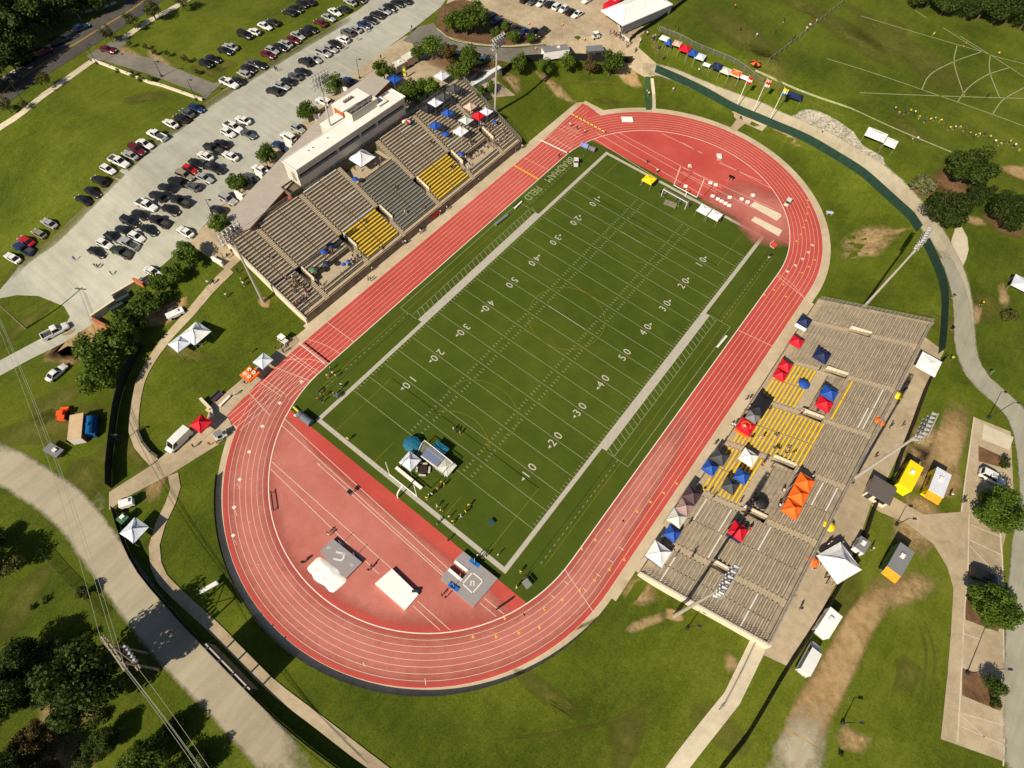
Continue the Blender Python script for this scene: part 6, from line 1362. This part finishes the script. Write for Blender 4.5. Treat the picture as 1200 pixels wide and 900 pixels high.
# gate building and kiosk
def hut(u, v, hd, size, label, wallm, roofm, name='ticket_booth', cat='building', oh=.5):
    L_, W_, H_ = size; p = at(u, v, H_+.2); t = thing(name, label, cat, (p.x,p.y,H(p.x,p.y)), heading(u, v, *hd)); m = MB(); m.box((0,0,H_/2),(L_-oh,W_-oh,H_)); m.build('wall', wallm, t)
    m = MB(); a = [(-L_/2,-W_/2,H_),(L_/2,-W_/2,H_),(L_/2,W_/2,H_),(-L_/2,W_/2,H_)]; b = [(-L_/2+.8,0,H_+.6),(L_/2-.8,0,H_+.6)]
    m.box((0,0,H_+.05),(L_,W_,.16)); m.box((0,0,H_+.16),(L_-.5,W_-.5,.1)); m.build('roof', roofm, t)
    m = MB(); m.box((L_*.15,-W_/2+oh/2-.02,1.5),(L_*.4,.08,.9)); m.build('window', GLASS, t); m = MB(); m.box((-L_*.28,-W_/2+oh/2-.02,1.05),(.9,.08,2.1)); m.build('door', DSTEEL, t)
hut(1034,574,(18,11),(4.5,4.2,2.2),'dark grey roofed gate building at the visitor concourse entrance',CREAM,mat('shingle_grey',(.11,.095,.085),.85,var=.15,scale=3)); hut(697.5,56,(20,-1),(5.2,2.8,2.6),'dark kiosk with slate roof beside the booth trailer',mat('kiosk_brown',(.10,.065,.04)),mat('slate_roof',(.16,.18,.20),.6),name='kiosk',cat='kiosk')
# feather flag and odds and ends
p = at(473,92); t = thing('feather_flag', 'yellow and green feather flag on the plaza', 'feather flag', p, .6); m = MB(); m.tube((0,0,0),(0,0,3.6),.03,n=5); m.build('pole', STEEL, t); m = MB()
for k in range(4): m.face([(0,0,.8+k*.7),(.75-.1*abs(k-1.5),.05*k,.8+k*.7),(.75-.1*abs(k-.5),.05*(k+1),1.5+k*.7),(0,0,1.5+k*.7)], k % 2)
m.build('banner', [cm('yellow'), mat('banner_green',(.15,.35,.04))], t)
ctent(462,92,(3,3),'blue','small blue canopy at the end of the grey concourse roof',peak=.5)
bench(506,249.5,2.6,(9,-7),'red banner hung on the front of the home grandstand',cm('red'),W_=.08,h=1.2,name='banner',cat='banner') if False else None
t = thing('banner', 'red banner on the front wall of the home grandstand', 'banner', (-44.72, at(502,250).y, 1.3)); m = MB(); m.box((0,0,0),(.05,3.6,1.0)); m.build('cloth', cm('red'), t)
for k, (u, v) in enumerate(((620,29),(659,30),(685,47),(628,58),(658,11))):
    p = at(u, v); t = thing('traffic_cone', f'{ORD[k]} orange traffic cone in the upper car park from the left', 'traffic cone', (p.x,p.y,p.z+.1), 0, 'orange cones in the upper car park') ; m = MB(); m.tube((0,0,.04),(0,0,.8),.24,.05,10); m.build('cone', mat('cone_orange',(.8,.17,.03)), t); m = MB(); m.box((0,0,.02),(.6,.6,.05)); m.build('base', BLACK, t); m = MB(); m.tube((0,0,.4),(0,0,.55),.155,.12,10); m.build('band', WH, t)
for k, (u, v) in enumerate(((1016,172),(1042,190),(1078,181),(875,36))):
    pass
scene.render.engine = 'CYCLES'
scene.cycles.max_bounces = 6; scene.cycles.transparent_max_bounces = 12
